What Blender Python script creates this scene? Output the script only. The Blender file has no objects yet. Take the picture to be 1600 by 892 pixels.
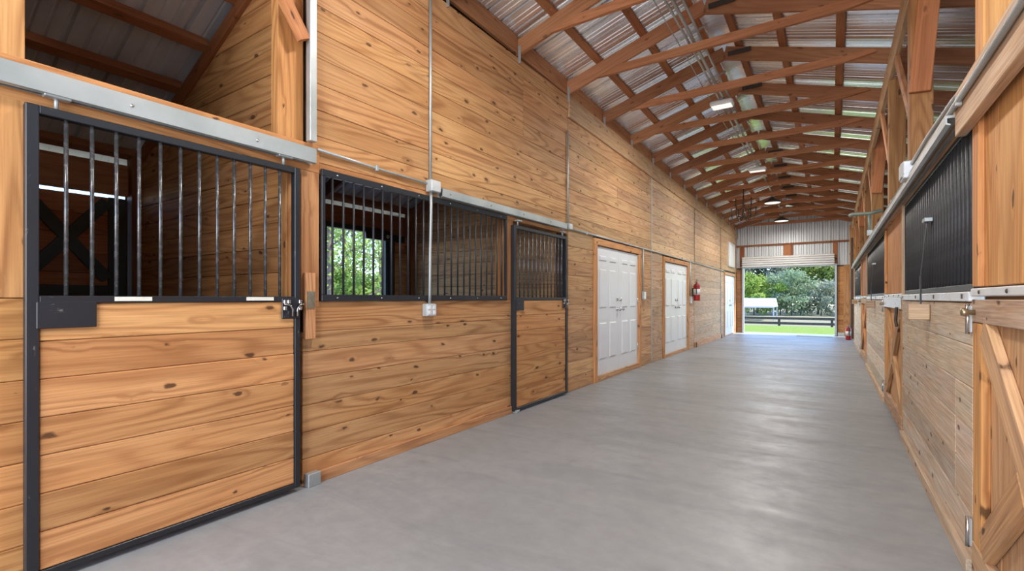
import bpy, bmesh, math, random
from mathutils import Vector, Matrix
random.seed(7)
scene = bpy.context.scene
COL = scene.collection
R = math.radians

# ------------------------------------------------------------------ camera
FPX = 750.0
cam_d = bpy.data.cameras.new('camera')
cam = bpy.data.objects.new('camera', cam_d); COL.objects.link(cam)
cam_d.sensor_fit = 'HORIZONTAL'; cam_d.sensor_width = 36.0
cam_d.lens = 36.0 * FPX / 1600.0
cam_d.shift_y = 20.0 / 1600.0
cam_d.clip_start = 0.05; cam_d.clip_end = 600
cam.location = (0, 0, 1.22)
YAW = math.atan2(500.0, FPX)            # the aisle runs along +Y, the camera looks left of it
cam.rotation_euler = (R(90), 0, YAW)
scene.camera = cam

# ------------------------------------------------------------------ world, sun, exposure
world = bpy.data.worlds.new('World'); scene.world = world
world.use_nodes = True
wn = world.node_tree; wn.nodes.clear()
sky = wn.nodes.new('ShaderNodeTexSky'); sky.sky_type = 'NISHITA'
sky.sun_disc = False; sky.sun_elevation = R(48); sky.sun_rotation = R(50)
sky.air_density = 1.0; sky.dust_density = 0.2; sky.ozone_density = 3.0
wbg = wn.nodes.new('ShaderNodeBackground'); wbg.inputs[1].default_value = 0.62
wo = wn.nodes.new('ShaderNodeOutputWorld')
wtint = wn.nodes.new('ShaderNodeMix'); wtint.data_type = 'RGBA'; wtint.blend_type = 'MULTIPLY'; wtint.inputs[0].default_value = 1.0
wtint.inputs[7].default_value = (0.78, 0.91, 1.06, 1)
wn.links.new(sky.outputs[0], wtint.inputs[6]); wn.links.new(wtint.outputs[2], wbg.inputs[0]); wn.links.new(wbg.outputs[0], wo.inputs[0])

def add_light(name, kind, loc, energy, color=(1, 1, 1), parent=None, **kw):
    d = bpy.data.lights.new(name, kind); d.energy = energy; d.color = color
    o = bpy.data.objects.new(name, d); COL.objects.link(o); o.location = loc
    rot = kw.pop('rot', None)
    if rot: o.rotation_euler = rot
    for k, v in kw.items(): setattr(d, k, v)
    if parent:
        o.parent = parent; o.matrix_parent_inverse = Matrix.Translation(-Vector(parent.location))
    return o
sd = Vector((-0.62, -0.27, -0.74))
sun = add_light('sun', 'SUN', (5, 30, 20), 8.5, (1.0, 0.95, 0.86), angle=R(0.6))
sun.rotation_euler = sd.to_track_quat('-Z', 'Y').to_euler()
# added area lamp standing in for daylight at the unseen open end
add_light('added_fill_open_end', 'AREA', (-1.15, -2.9, 1.95), 185, (1.0, 0.98, 0.95),
          rot=(R(90), 0, 0), shape='RECTANGLE', size=3.1, size_y=3.3)
LAMP_W = 56
scene.view_settings.view_transform = 'Standard'; scene.view_settings.look = 'None'
scene.view_settings.gamma = 1.0; scene.view_settings.exposure = 0.15
scene.view_settings.use_curve_mapping = False

# ------------------------------------------------------------------ materials
MATS = {}
class NT:
    def __init__(s, name):
        m = bpy.data.materials.new(name); m.use_nodes = True
        s.m = m; s.t = m.node_tree; s.t.nodes.clear()
        s.out = s.t.nodes.new('ShaderNodeOutputMaterial')
        s.b = s.t.nodes.new('ShaderNodeBsdfPrincipled')
        s.link(s.b.outputs[0], s.out.inputs[0]); MATS[name] = m
    def link(s, a, b): s.t.links.new(a, b)
    def n(s, t, **kw):
        x = s.t.nodes.new(t)
        for k, v in kw.items(): setattr(x, k, v)
        return x
    def put(s, sock, v):
        if hasattr(v, 'is_output'): s.link(v, sock)
        else: sock.default_value = v
    def math(s, op, a, b=0.0, c=0.0, clamp=False):
        x = s.n('ShaderNodeMath', operation=op, use_clamp=clamp)
        s.put(x.inputs[0], a); s.put(x.inputs[1], b); s.put(x.inputs[2], c); return x.outputs[0]
    def vmath(s, op, a, b):
        x = s.n('ShaderNodeVectorMath', operation=op); s.put(x.inputs[0], a); s.put(x.inputs[1], b); return x.outputs[0]
    def noise(s, vec, scale=1.0, detail=2.0, rough=0.5, dist=0.0):
        x = s.n('ShaderNodeTexNoise'); s.put(x.inputs['Vector'], vec)
        x.inputs['Scale'].default_value = scale; x.inputs['Detail'].default_value = detail
        x.inputs['Roughness'].default_value = rough; x.inputs['Distortion'].default_value = dist
        return x.outputs[0]
    def mix(s, f, a, b, kind='MIX'):
        x = s.n('ShaderNodeMix', data_type='RGBA', blend_type=kind)
        s.put(x.inputs[0], f); s.put(x.inputs[6], a); s.put(x.inputs[7], b); return x.outputs[2]
    def rng(s, v, a, b, c=0.0, d=1.0):
        x = s.n('ShaderNodeMapRange'); x.clamp = True
        s.put(x.inputs[0], v)
        for i, q in enumerate((a, b, c, d)): x.inputs[i + 1].default_value = q
        return x.outputs[0]
    def obj(s): return s.n('ShaderNodeTexCoord').outputs['Object']
    def bump(s, h, strength=0.2, dist=0.01):
        x = s.n('ShaderNodeBump'); x.inputs['Strength'].default_value = strength
        x.inputs['Distance'].default_value = dist; s.link(h, x.inputs['Height']); s.link(x.outputs[0], s.b.inputs['Normal'])
    def set(s, **kw):
        for k, v in kw.items(): s.put(s.b.inputs[k.replace('_', ' ')], v)

def wood(name, light, mid, dark, knots=1.0, ring=1.0, rough=0.62, freq=34.0):
    """sawn pine: contour-like rings stretched along local X, fibres, knots; object colour tints, its alpha sets weathering"""
    t = NT(name)
    info = t.n('ShaderNodeObjectInfo')
    off = t.n('ShaderNodeCombineXYZ')
    t.put(off.inputs[0], t.math('MULTIPLY', info.outputs['Random'], 91.0))
    t.put(off.inputs[1], t.math('MULTIPLY', info.outputs['Random'], 37.0))
    t.put(off.inputs[2], t.math('MULTIPLY', info.outputs['Random'], 53.0))
    p = t.vmath('ADD', t.obj(), off.outputs[0])
    # knots
    warp = t.noise(t.vmath('MULTIPLY', p, (16, 40, 34)), 1.0, 2.0)
    sp = t.n('ShaderNodeSeparateXYZ'); t.link(p, sp.inputs[0]); cb = t.n('ShaderNodeCombineXYZ')
    t.put(cb.inputs[0], t.math('MULTIPLY', sp.outputs[0], 2.6)); t.put(cb.inputs[1], t.math('MULTIPLY', sp.outputs[2], 6.0))
    kp = cb.outputs[0]
    vor = t.n('ShaderNodeTexVoronoi', voronoi_dimensions='2D'); vor.inputs['Scale'].default_value = 1.0
    t.link(kp, vor.inputs['Vector'])
    sep = t.n('ShaderNodeSeparateColor'); t.link(vor.outputs['Color'], sep.inputs[0])
    kd = t.math('ADD', vor.outputs['Distance'], t.math('MULTIPLY', t.math('SUBTRACT', warp, 0.5), 0.20))
    ksel = t.rng(sep.outputs[0], 0.30, 0.34)
    ksize = t.rng(sep.outputs[1], 0.0, 1.0, 0.025, 0.095)
    kn = t.math('MULTIPLY', t.math('SUBTRACT', 1.0, t.rng(t.math('DIVIDE', kd, ksize), 0.55, 1.15)), ksel)
    halo = t.math('MULTIPLY', t.math('SUBTRACT', 1.0, t.rng(kd, 0.04, 0.22)), ksel)
    # rings
    gp = t.vmath('MULTIPLY', p, (0.42, 4.0, 4.6))
    n1 = t.noise(gp, 1.0, 1.5, 0.45)
    n1 = t.math('ADD', n1, t.math('MULTIPLY', halo, 0.035))
    sn = t.math('SINE', t.math('MULTIPLY', n1, freq * 2.4))
    rg = t.math('POWER', t.math('MULTIPLY_ADD', sn, 0.5, 0.5), 2.2)
    n2 = t.noise(t.vmath('MULTIPLY', p, (0.7, 9.0, 11.0)), 1.0, 2.0, 0.5)
    rg = t.math('MULTIPLY', rg, t.rng(n2, 0.3, 0.7, 0.25, 1.0))
    fib = t.noise(t.vmath('MULTIPLY', p, (3.0, 110.0, 120.0)), 1.0, 3.0, 0.6)
    big = t.noise(t.vmath('MULTIPLY', p, (0.8, 2.5, 2.5)), 1.0, 3.0, 0.55)
    c = t.mix(t.rng(big, 0.32, 0.68), light, mid)
    c = t.mix(t.math('MULTIPLY', rg, 0.85 * ring, clamp=True), c, dark)
    c = t.mix(t.math('MULTIPLY', t.rng(fib, 0.40, 0.72), 0.45), c, dark)
    c = t.mix(t.math('MULTIPLY', halo, 0.12), c, dark)
    # weathering: alpha below 1 turns to a pale grey wash with streaks
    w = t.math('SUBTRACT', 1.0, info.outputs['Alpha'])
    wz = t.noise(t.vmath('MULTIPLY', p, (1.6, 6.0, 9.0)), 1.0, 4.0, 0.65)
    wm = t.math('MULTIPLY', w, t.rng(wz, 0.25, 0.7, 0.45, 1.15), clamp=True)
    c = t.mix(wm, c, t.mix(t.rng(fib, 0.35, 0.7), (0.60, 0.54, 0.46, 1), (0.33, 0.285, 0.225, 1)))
    c = t.mix(t.math('MULTIPLY', kn, 0.85 * knots), c, (0.06, 0.028, 0.014, 1))
    # boards differ from one another
    hv = t.n('ShaderNodeHueSaturation'); t.link(c, hv.inputs['Color'])
    t.put(hv.inputs['Value'], t.rng(info.outputs['Random'], 0.0, 1.0, 0.86, 1.12))
    c = t.mix(1.0, hv.outputs[0], info.outputs['Color'], 'MULTIPLY')
    t.set(Base_Color=c, Roughness=t.rng(fib, 0.3, 0.7, rough - 0.06, rough + 0.1))
    t.b.inputs['Specular IOR Level'].default_value = 0.3
    t.bump(t.math('ADD', t.math('MULTIPLY', fib, 0.6), t.math('MULTIPLY', rg, 0.4)), 0.22, 0.004)
    return t.m
wood('pine', (0.67, 0.400, 0.190, 1), (0.58, 0.300, 0.120, 1), (0.29, 0.120, 0.042, 1))
wood('framing', (0.47, 0.225, 0.110, 1), (0.38, 0.160, 0.070, 1), (0.20, 0.070, 0.028, 1), knots=0.6, ring=0.55)

def plain(name, col, rough=0.5, metal=0.0, var=0.08, scale=6.0, bump=0.0, spec=0.5):
    t = NT(name); o = t.obj()
    n = t.noise(o, scale, 4.0, 0.6)
    lo = tuple(max(0, c * (1 - var)) for c in col[:3]) + (1,); hi = tuple(min(1, c * (1 + var)) for c in col[:3]) + (1,)
    t.set(Base_Color=t.mix(t.rng(n, 0.3, 0.7), lo, hi), Roughness=t.rng(n, 0.3, 0.7, max(0.03, rough - 0.07), min(1, rough + 0.07)), Metallic=metal)
    t.b.inputs['Specular IOR Level'].default_value = spec
    if bump: t.bump(t.noise(o, scale * 8, 3.0), bump, 0.004)
    return t
def black_steel():
    t = NT('black_steel'); o = t.obj()
    chip = t.rng(t.noise(t.vmath('MULTIPLY', o, (14, 40, 40)), 1.0, 5.0, 0.7), 0.66, 0.72)
    t.set(Base_Color=t.mix(t.math('MULTIPLY', chip, 0.55), (0.018, 0.019, 0.023, 1), (0.30, 0.28, 0.25, 1)), Roughness=0.36)
black_steel()
plain('bar_steel', (0.11, 0.112, 0.118), 0.25, 0.6, 0.35, 30)
plain('bar_dark', (0.045, 0.046, 0.048), 0.5, 0.2, 0.35, 30)
def galv():
    t = NT('galvanised'); o = t.obj()
    v = t.n('ShaderNodeTexVoronoi'); v.inputs['Scale'].default_value = 60; t.link(o, v.inputs['Vector'])
    n = t.noise(o, 3.0, 3.0)
    t.set(Base_Color=t.mix(t.rng(n, 0.3, 0.7), (0.36, 0.39, 0.39, 1), (0.52, 0.54, 0.54, 1)), Metallic=0.6,
          Roughness=t.rng(v.outputs['Distance'], 0, 0.6, 0.34, 0.5))
galv()
def roof_metal():
    t = NT('roof_metal'); o = t.obj()
    n = t.noise(t.vmath('MULTIPLY', o, (0.5, 3, 3)), 1.0, 3.0)
    st = t.noise(t.vmath('MULTIPLY', o, (0.12, 22, 22)), 1.0, 2.0)
    t.set(Base_Color=t.mix(t.rng(st, 0.3, 0.7), (0.76, 0.78, 0.80, 1), (0.95, 0.96, 0.98, 1)), Metallic=0.84,
          Roughness=t.rng(n, 0.3, 0.7, 0.22, 0.32))
roof_metal()
def old_metal():
    t = NT('dull_metal'); o = t.obj()
    n = t.noise(t.vmath('MULTIPLY', o, (1.2, 6, 6)), 1.0, 4.0)
    t.set(Base_Color=t.mix(t.rng(n, 0.3, 0.7), (0.50, 0.51, 0.53, 1), (0.70, 0.71, 0.73, 1)), Metallic=0.3, Roughness=0.45)
old_metal()
def concrete():
    t = NT('concrete'); o = t.obj()
    a = t.noise(o, 0.7, 5.0, 0.6); b = t.noise(o, 9.0, 6.0, 0.65)
    sw = t.noise(t.vmath('MULTIPLY', o, (0.9, 3.2, 1)), 1.0, 5.0, 0.6, 0.8)
    st = t.noise(o, 2.6, 3.0, 0.5); st2 = t.noise(o, 6.5, 2.0, 0.5)
    c = t.mix(t.rng(a, 0.3, 0.7), (0.268, 0.276, 0.280, 1), (0.355, 0.364, 0.368, 1))
    c = t.mix(t.math('MULTIPLY', t.rng(b, 0.35, 0.75), 0.45), c, (0.205, 0.206, 0.210, 1))
    c = t.mix(t.math('MULTIPLY', t.rng(sw, 0.48, 0.72), 0.5), c, (0.195, 0.20, 0.203, 1))
    c = t.mix(t.math('MULTIPLY', t.math('MULTIPLY', t.rng(st, 0.66, 0.74), t.rng(st2, 0.5, 0.62)), 0.6), c, (0.15, 0.15, 0.14, 1))
    r = t.math('ADD', t.rng(sw, 0.3, 0.7, 0.30, 0.52), t.rng(b, 0.3, 0.7, 0.0, 0.08))
    t.set(Base_Color=c, Roughness=r); t.bump(t.math('ADD', b, t.math('MULTIPLY', sw, 0.8)), 0.12, 0.006)
concrete()
plain('white_paint', (0.78, 0.79, 0.80), 0.42, 0, 0.03, 4)
plain('cream_board', (0.80, 0.78, 0.68), 0.7, 0, 0.12, 14)
plain('white_metal', (0.74, 0.75, 0.76), 0.32, 0.35, 0.08, 12)
plain('wall_metal', (0.60, 0.61, 0.62), 0.45, 0.25, 0.06, 3)
plain('shutter_metal', (0.70, 0.68, 0.66), 0.42, 0.15, 0.05, 3)
plain('jamb_metal', (0.45, 0.48, 0.53), 0.4, 0.4, 0.08, 5)
plain('grey_box', (0.46, 0.49, 0.48), 0.5, 0.3, 0.1, 20)
plain('white_plastic', (0.80, 0.80, 0.78), 0.4, 0, 0.03, 8)
plain('brass', (0.42, 0.36, 0.24), 0.35, 0.9, 0.2, 30)
plain('chrome', (0.60, 0.60, 0.60), 0.22, 1.0, 0.1, 30)
plain('red_paint', (0.42, 0.025, 0.022), 0.3, 0, 0.08, 8)
plain('black_plastic', (0.02, 0.02, 0.02), 0.45, 0, 0.1, 8)
plain('iron', (0.07, 0.055, 0.045), 0.55, 0.6, 0.3, 25)
plain('dark_green', (0.035, 0.045, 0.038), 0.6, 0, 0.2, 8)
plain('dark_wood', (0.10, 0.065, 0.045), 0.75, 0, 0.3, 8)
plain('green_metal', (0.20, 0.24, 0.20), 0.5, 0.2, 0.15, 12)
plain('fence_wood', (0.085, 0.06, 0.05), 0.8, 0, 0.3, 5)
plain('canopy', (0.82, 0.83, 0.82), 0.6, 0, 0.04, 2)
plain('dirt', (0.30, 0.25, 0.19), 0.95, 0, 0.25, 4, 0.3)
def lawn_mat():
    t = NT('lawn'); o = t.obj()
    sx = t.n('ShaderNodeSeparateXYZ'); t.link(o, sx.inputs[0])
    n = t.noise(o, 0.5, 5.0, 0.65); f = t.noise(o, 12.0, 4.0, 0.7)
    g = t.mix(t.rng(f, 0.3, 0.7), (0.11, 0.17, 0.006, 1), (0.19, 0.27, 0.010, 1))
    tan = t.mix(t.rng(f, 0.3, 0.7), (0.15, 0.135, 0.07, 1), (0.30, 0.26, 0.15, 1))
    far = t.rng(t.math('ADD', sx.outputs[1], t.math('MULTIPLY', n, 8.0)), 34.0, 42.0)
    near = t.rng(t.math('ADD', sx.outputs[1], t.math('MULTIPLY', n, 2.0)), 18.6, 20.6)
    bounce_gravel = t.mix(t.rng(f, 0.3, 0.7), (0.36, 0.34, 0.30, 1), (0.52, 0.50, 0.45, 1))  # ground beside the barn, made pale and neutral to bounce daylight inside
    t.set(Base_Color=t.mix(near, bounce_gravel, t.mix(far, g, tan)), Roughness=0.95); t.bump(f, 0.6, 0.05)
lawn_mat()
def leaf_mat(name, a, b):
    t = NT(name); o = t.obj()
    n = t.noise(o, 1.3, 3.0); n2 = t.noise(o, 9.0, 1.0)
    c = t.mix(t.rng(t.math('ADD', t.math('MULTIPLY', n, 0.6), t.math('MULTIPLY', n2, 0.4)), 0.35, 0.65), a, b)
    info = t.n('ShaderNodeObjectInfo'); c = t.mix(1.0, c, info.outputs['Color'], 'MULTIPLY')
    t.set(Base_Color=c, Roughness=0.6)
    tr = t.n('ShaderNodeBsdfTranslucent'); t.link(c, tr.inputs[0])
    ms = t.n('ShaderNodeMixShader'); ms.inputs[0].default_value = 0.45
    t.link(t.b.outputs[0], ms.inputs[1]); t.link(tr.outputs[0], ms.inputs[2]); t.link(ms.outputs[0], t.out.inputs[0])
leaf_mat('leaf_green', (0.13, 0.20, 0.045, 1), (0.34, 0.42, 0.12, 1))
leaf_mat('leaf_grey', (0.15, 0.19, 0.13, 1), (0.36, 0.38, 0.29, 1))
plain('bark', (0.12, 0.095, 0.075), 0.9, 0, 0.35, 9, 0.3)
def emit(name, col, s):
    t = NT(name); t.set(Base_Color=(0.8, 0.8, 0.8, 1), Emission_Color=col, Emission_Strength=s)
emit('lamp_glow', (1, 0.97, 0.92, 1), 0.7)
def translucent():
    t = NT('fibreglass'); n = t.noise(t.obj(), 22.0, 4.0, 0.7)
    c = t.mix(t.rng(n, 0.60, 0.68), (0.86, 0.84, 0.76, 1), (0.35, 0.33, 0.28, 1)); t.set(Base_Color=c, Roughness=0.5)
    tr = t.n('ShaderNodeBsdfTranslucent'); t.link(c, tr.inputs[0]); ms = t.n('ShaderNodeMixShader'); ms.inputs[0].default_value = 0.6
    t.link(t.b.outputs[0], ms.inputs[1]); t.link(tr.outputs[0], ms.inputs[2]); t.link(ms.outputs[0], t.out.inputs[0])
translucent()

# ------------------------------------------------------------------ geometry helpers
def world_matrix(o):
    m = o.matrix_basis.copy()
    return m if o.parent is None else world_matrix(o.parent) @ o.matrix_parent_inverse @ m
def link(o, parent=None):
    COL.objects.link(o)
    if parent is not None:
        o.parent = parent; o.matrix_parent_inverse = world_matrix(parent).inverted()
    return o
def tag(o, label=None, cat=None, group=None, kind=None):
    if label: o['label'] = label
    if cat: o['category'] = cat
    if group: o['group'] = group
    if kind: o['kind'] = kind
    return o
def empty(name, loc, label=None, cat=None, group=None, kind=None):
    o = bpy.data.objects.new(name, None); o.location = loc; o.empty_display_size = 0.1; COL.objects.link(o)
    return tag(o, label, cat, group, kind)
def meshobj(name, bm, mat, parent=None, tint=None, loc=None, smooth=False):
    me = bpy.data.meshes.new(name); bm.normal_update(); bm.to_mesh(me); bm.free()
    if smooth:
        for p in me.polygons: p.use_smooth = True
    me.materials.append(MATS[mat])
    o = bpy.data.objects.new(name, me)
    if loc is not None: o.location = loc
    if tint: o.color = tint
    return link(o, parent)
BOXES = {}
def box_mesh(L, T, H, bev, mat):
    key = (round(L, 3), round(T, 4), round(H, 4), bev, mat)
    if key in BOXES: return BOXES[key]
    bm = bmesh.new(); bmesh.ops.create_cube(bm, size=1.0)
    bmesh.ops.scale(bm, vec=(key[0], key[1], key[2]), verts=bm.verts)
    if bev: bmesh.ops.bevel(bm, geom=bm.edges[:], offset=min(bev, T * 0.3, H * 0.3), segments=1, affect='EDGES')
    bm.normal_update()
    me = bpy.data.meshes.new('board'); bm.to_mesh(me); bm.free(); me.materials.append(MATS[mat])
    BOXES[key] = me; return me
def board(name, p0, p1, w, t, nrm, mat='pine', parent=None, tint=(1, 1, 1, 1), bev=0.003):
    """a board from p0 to p1, t thick along nrm and w wide across"""
    p0 = Vector(p0); p1 = Vector(p1); d = p1 - p0; L = d.length; x = d.normalized()
    n = Vector(nrm); n = (n - x * n.dot(x)).normalized(); z = x.cross(n)
    o = bpy.data.objects.new(name, box_mesh(L, t, w, bev, mat))
    m = Matrix((x, n, z)).transposed().to_4x4(); m.translation = (p0 + p1) / 2
    o.matrix_basis = m; o.color = tint
    return link(o, parent)
def box(name, x, y, z, mat, parent=None, tint=(1, 1, 1, 1), bev=0.003):
    d = [x[1] - x[0], y[1] - y[0], z[1] - z[0]]; c = Vector(((x[0] + x[1]) / 2, (y[0] + y[1]) / 2, (z[0] + z[1]) / 2))
    k = d.index(max(d)); j = d.index(min(d))
    if j == k: j = (k + 1) % 3
    e = [Vector((1, 0, 0)), Vector((0, 1, 0)), Vector((0, 0, 1))]
    i = 3 - k - j
    return board(name, c - e[k] * d[k] / 2, c + e[k] * d[k] / 2, d[i], d[j], e[j], mat, parent, tint, bev)
def bm_box(bm, x, y, z):
    v = [bm.verts.new((a, b, c)) for c in z for b in y for a in x]
    for f in ((0, 2, 3, 1), (4, 5, 7, 6), (0, 1, 5, 4), (2, 6, 7, 3), (0, 4, 6, 2), (1, 3, 7, 5)):
        bm.faces.new([v[i] for i in f])
def bm_tube(bm, pts, r, n=8, cap=True):
    pts = [Vector(p) for p in pts]; rings = []
    rs = r if isinstance(r, (list, tuple)) else [r] * len(pts)
    ref = None
    for i, p in enumerate(pts):
        a = pts[max(0, i - 1)]; b = pts[min(len(pts) - 1, i + 1)]; d = (b - a).normalized()
        if ref is None: ref = d.orthogonal().normalized()
        u = (ref - d * ref.dot(d)); u = u.normalized() if u.length > 1e-5 else d.orthogonal().normalized(); ref = u
        w = d.cross(u)
        rings.append([bm.verts.new(p + (u * math.cos(2 * math.pi * k / n) + w * math.sin(2 * math.pi * k / n)) * rs[i]) for k in range(n)])
    for A, B in zip(rings, rings[1:]):
        for k in range(n): bm.faces.new((A[k], A[(k + 1) % n], B[(k + 1) % n], B[k]))
    if cap:
        bm.faces.new(rings[0][::-1]); bm.faces.new(rings[-1])
def tube(name, pts, r, mat, parent=None, n=8):
    bm = bmesh.new(); o = Vector(pts[0]); bm_tube(bm, [Vector(p) - o for p in pts], r, n)
    return meshobj(name, bm, mat, parent, loc=o, smooth=n > 6)
RODS = {}
def rod(name, p0, p1, r, mat, parent=None, n=8):
    p0 = Vector(p0); p1 = Vector(p1); d = p1 - p0; L = round(d.length, 3); key = (L, r, mat, n)
    if key not in RODS:
        bm = bmesh.new(); bm_tube(bm, [(0, 0, -L / 2), (0, 0, L / 2)], r, n); bm.normal_update()
        me = bpy.data.meshes.new('rod'); bm.to_mesh(me); bm.free(); me.materials.append(MATS[mat])
        for p in me.polygons: p.use_smooth = len(p.vertices) == 4
        RODS[key] = me
    o = bpy.data.objects.new(name, RODS[key])
    m = d.to_track_quat('Z', 'Y').to_matrix().to_4x4(); m.translation = (p0 + p1) / 2
    o.matrix_basis = m
    return link(o, parent)
def lathe(name, prof, loc, mat, parent=None, n=20, axis='Z'):
    bm = bmesh.new(); rings = []
    for r, z in prof:
        ring = []
        for k in range(n):
            a = 2 * math.pi * k / n; x, y = r * math.cos(a), r * math.sin(a)
            ring.append(bm.verts.new((x, y, z) if axis == 'Z' else (z, x, y)))
        rings.append(ring)
    for A, B in zip(rings, rings[1:]):
        for k in range(n): bm.faces.new((A[k], A[(k + 1) % n], B[(k + 1) % n], B[k]))
    if prof[0][0] > 1e-4: bm.faces.new(rings[0][::-1])
    if prof[-1][0] > 1e-4: bm.faces.new(rings[-1])
    bmesh.ops.remove_doubles(bm, verts=bm.verts, dist=1e-5)
    bmesh.ops.recalc_face_normals(bm, faces=bm.faces)
    return meshobj(name, bm, mat, parent, loc=loc, smooth=True)

# ------------------------------------------------------------------ dimensions
XL, XR = -2.846, 0.51          # faces of the left and right aisle walls
YE = 18.8                      # far end wall
YB = -2.8                      # open end behind the camera
XRG = -1.168                   # ridge
ROW = 0.1745
PT = 0.038
def sag(y): return -0.018 * (y - 5.6)
PITCH = 0.298
def rb(x, y):                  # underside of the aisle rafters
    return 4.36 - PITCH * abs(x - XRG) + sag(y)
XLB = -5.62                    # back wall of the left stalls
LP = 0.4515
def lb(x): return 3.77 + LP * (x + 2.85)      # underside of the left lean-to framing
XRB = 4.1

def vary(c, v=0.07, a=None):
    k = 1 + random.uniform(-v, v); g = 1 + random.uniform(-v, v) * 0.4
    return (c[0] * k, c[1] * k * g, c[2] * k, c[3] if a is None else a)
def plank_rows(parent, axis, face, side, s0, s1, z0, z1, tint, v=0.08, row=ROW, mat='pine', joints=()):
    """horizontal planks on a wall plane; side = +1/-1 gives where the planks' backs lie from the face"""
    z = z0; out = []
    while z < z1 - 0.02:
        zt = min(z + row, z1)
        if z1 - zt < 0.05: zt = z1
        cuts = [s0, s1]
        for (ja, jz0, jz1) in joints:
            if jz0 <= (z + zt) / 2 <= jz1 and s0 < ja < s1: cuts.insert(-1, ja)
        cuts.sort()
        for a, b in zip(cuts, cuts[1:]):
            jit = random.uniform(0, 0.004)
            f0 = face + side * jit; f1 = face + side * PT
            lo, hi = min(f0, f1), max(f0, f1)
            tn = tint(z) if callable(tint) else tint
            args = ((lo, hi), (a + 0.001, b - 0.001)) if axis == 'y' else ((a + 0.001, b - 0.001), (lo, hi))
            out.append(box('plank', args[0], args[1], (z + 0.001, zt - 0.001), mat, parent, vary(tn, v), 0.0035))
        z = zt
    return out

# ------------------------------------------------------------------ floor and ground
bm = bmesh.new(); bm_box(bm, (-6.0, 4.3), (YB, YE + 0.55), (-0.25, 0.0))
floor = tag(meshobj('floor', bm, 'concrete'), kind='structure')
bm = bmesh.new()
def gz(x, y):
    d = max(0.0, min(1.0, (y - 25.5) / 9.0)); d = d * d * (3 - 2 * d)
    z = -0.06 - 1.2 * d
    z -= 0.0
    return z - 0.004 * max(0, y - 40)
xs = [-160, -90, -60, -40, -25, -15, -8, -3, 0, 4, 10, 20, 40, 80, 160]
ys = [-120, -60, -30, -10, 0, 10, 19, 22, 24, 25.5, 27, 28.5, 30, 31.5, 33, 34.5, 37, 42, 50, 60, 80, 110, 160, 260]
gv = [[bm.verts.new((x, y, gz(x, y))) for x in xs] for y in ys]
for j in range(len(ys) - 1):
    for i in range(len(xs) - 1): bm.faces.new((gv[j][i], gv[j][i + 1], gv[j + 1][i + 1], gv[j + 1][i]))
tag(meshobj('ground', bm, 'lawn', smooth=True), kind='structure')
bm = bmesh.new(); bm_box(bm, (-0.95, 0.02), (YE - 0.9, YE - 0.02), (0.001, 0.022))
tag(meshobj('rubber_mat', bm, 'grey_box'), 'flat grey threshold mat on the floor inside the roller door', 'mat')

# ------------------------------------------------------------------ left wall
bm = bmesh.new()
bk = (XL - 0.10, XL - 0.045)
for y0, y1, z0, z1 in ((YB, 0.54, 0, 3.84), (1.93, 4.28, 0, 1.19), (1.9, 5.6, 2.10, 3.80), (5.56, 6.38, 0, 2.1), (8.4, 9.76, 0, 2.1),
                       (11.86, 16.3, 0, 2.1), (5.6, 9.0, 2.1, 3.74), (9.0, 12.4, 2.1, 3.68), (12.4, 15.8, 2.1, 3.62), (15.8, YE, 2.05, 3.58), (18.5, YE, 0, 2.1)):
    bm_box(bm, bk, (y0, y1), (z0, z1))
wl = tag(meshobj('wall_left', bm, 'dark_wood'), kind='structure')
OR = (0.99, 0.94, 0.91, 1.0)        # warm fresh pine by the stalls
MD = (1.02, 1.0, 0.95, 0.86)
PL = (1.06, 1.06, 1.05, 0.62)      # paler boards down the aisle, part weathering, part light put into the tint
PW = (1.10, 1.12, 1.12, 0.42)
plank_rows(wl, 'y', XL, -1, YB, 0.552, 0.0, 1.22, (1.0, 0.86, 0.66, 1))
plank_rows(wl, 'y', XL, -1, YB, 0.22, 1.22, 3.84, OR)
box('post', (XL - 0.10, XL), (0.22, 0.548), (1.222, 3.84), 'pine', wl, (1.05, 0.98, 0.88, 1))
# below the barred window
plank_rows(wl, 'y', XL, -1, 1.83, 4.285, 0.0, 1.0, OR)
plank_rows(wl, 'y', XL, -1, 1.905, 4.285, 1.0, 1.2, (1.0, 0.92, 0.84, 1), row=0.2)
box('baseboard', (XL, XL + 0.02), (1.9, 4.27), (0.0, 0.075), 'pine', wl, (0.95, 0.8, 0.7, 0.85))
# above stalls
plank_rows(wl, 'y', XL, -1, 1.885, 5.575, 2.125, 3.66, OR, joints=((3.0, 2.1, 2.9), (4.5, 3.0, 3.7)))
box('plank', (XL - PT, XL), (1.885, 5.575), (3.662, 3.84), 'pine', wl, (0.98, 0.92, 0.84, 0.9))
# frame of posts and headers round the stall fronts
box('post', (XL - 0.14, XL - 0.002), (1.822, 1.952), (1.2, 2.06), 'pine', wl, (1.0, 0.86, 0.8, 0.97))
box('post', (XL - 0.14, XL - 0.06), (1.70, 1.875), (2.22, 3.9), 'pine', wl, (0.95, 0.82, 0.66, 1))
box('post', (XL - 0.13, XL - 0.045), (1.745, 1.80), (0.0, 2.05), 'pine', wl, (1.0, 0.85, 0.7, 1))
box('post', (XL - 0.14, XL - 0.002), (4.155, 4.29), (1.2, 2.06), 'pine', wl, (1.0, 0.84, 0.76, 1))
box('header', (XL - PT, XL + 0.002), (YB, 1.952), (2.052, 2.235), 'pine', wl, (1.0, 0.82, 0.7, 1))
box('header', (XL - PT - 0.01, XL - 0.003), (1.952, 5.575), (2.052, 2.123), 'pine', wl, (1.0, 0.84, 0.74, 1))
box('strike_board', (XL, XL + 0.035), (1.832, 1.902), (0.955, 1.385), 'pine', wl, (1.0, 0.84, 0.78, 0.95))
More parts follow.
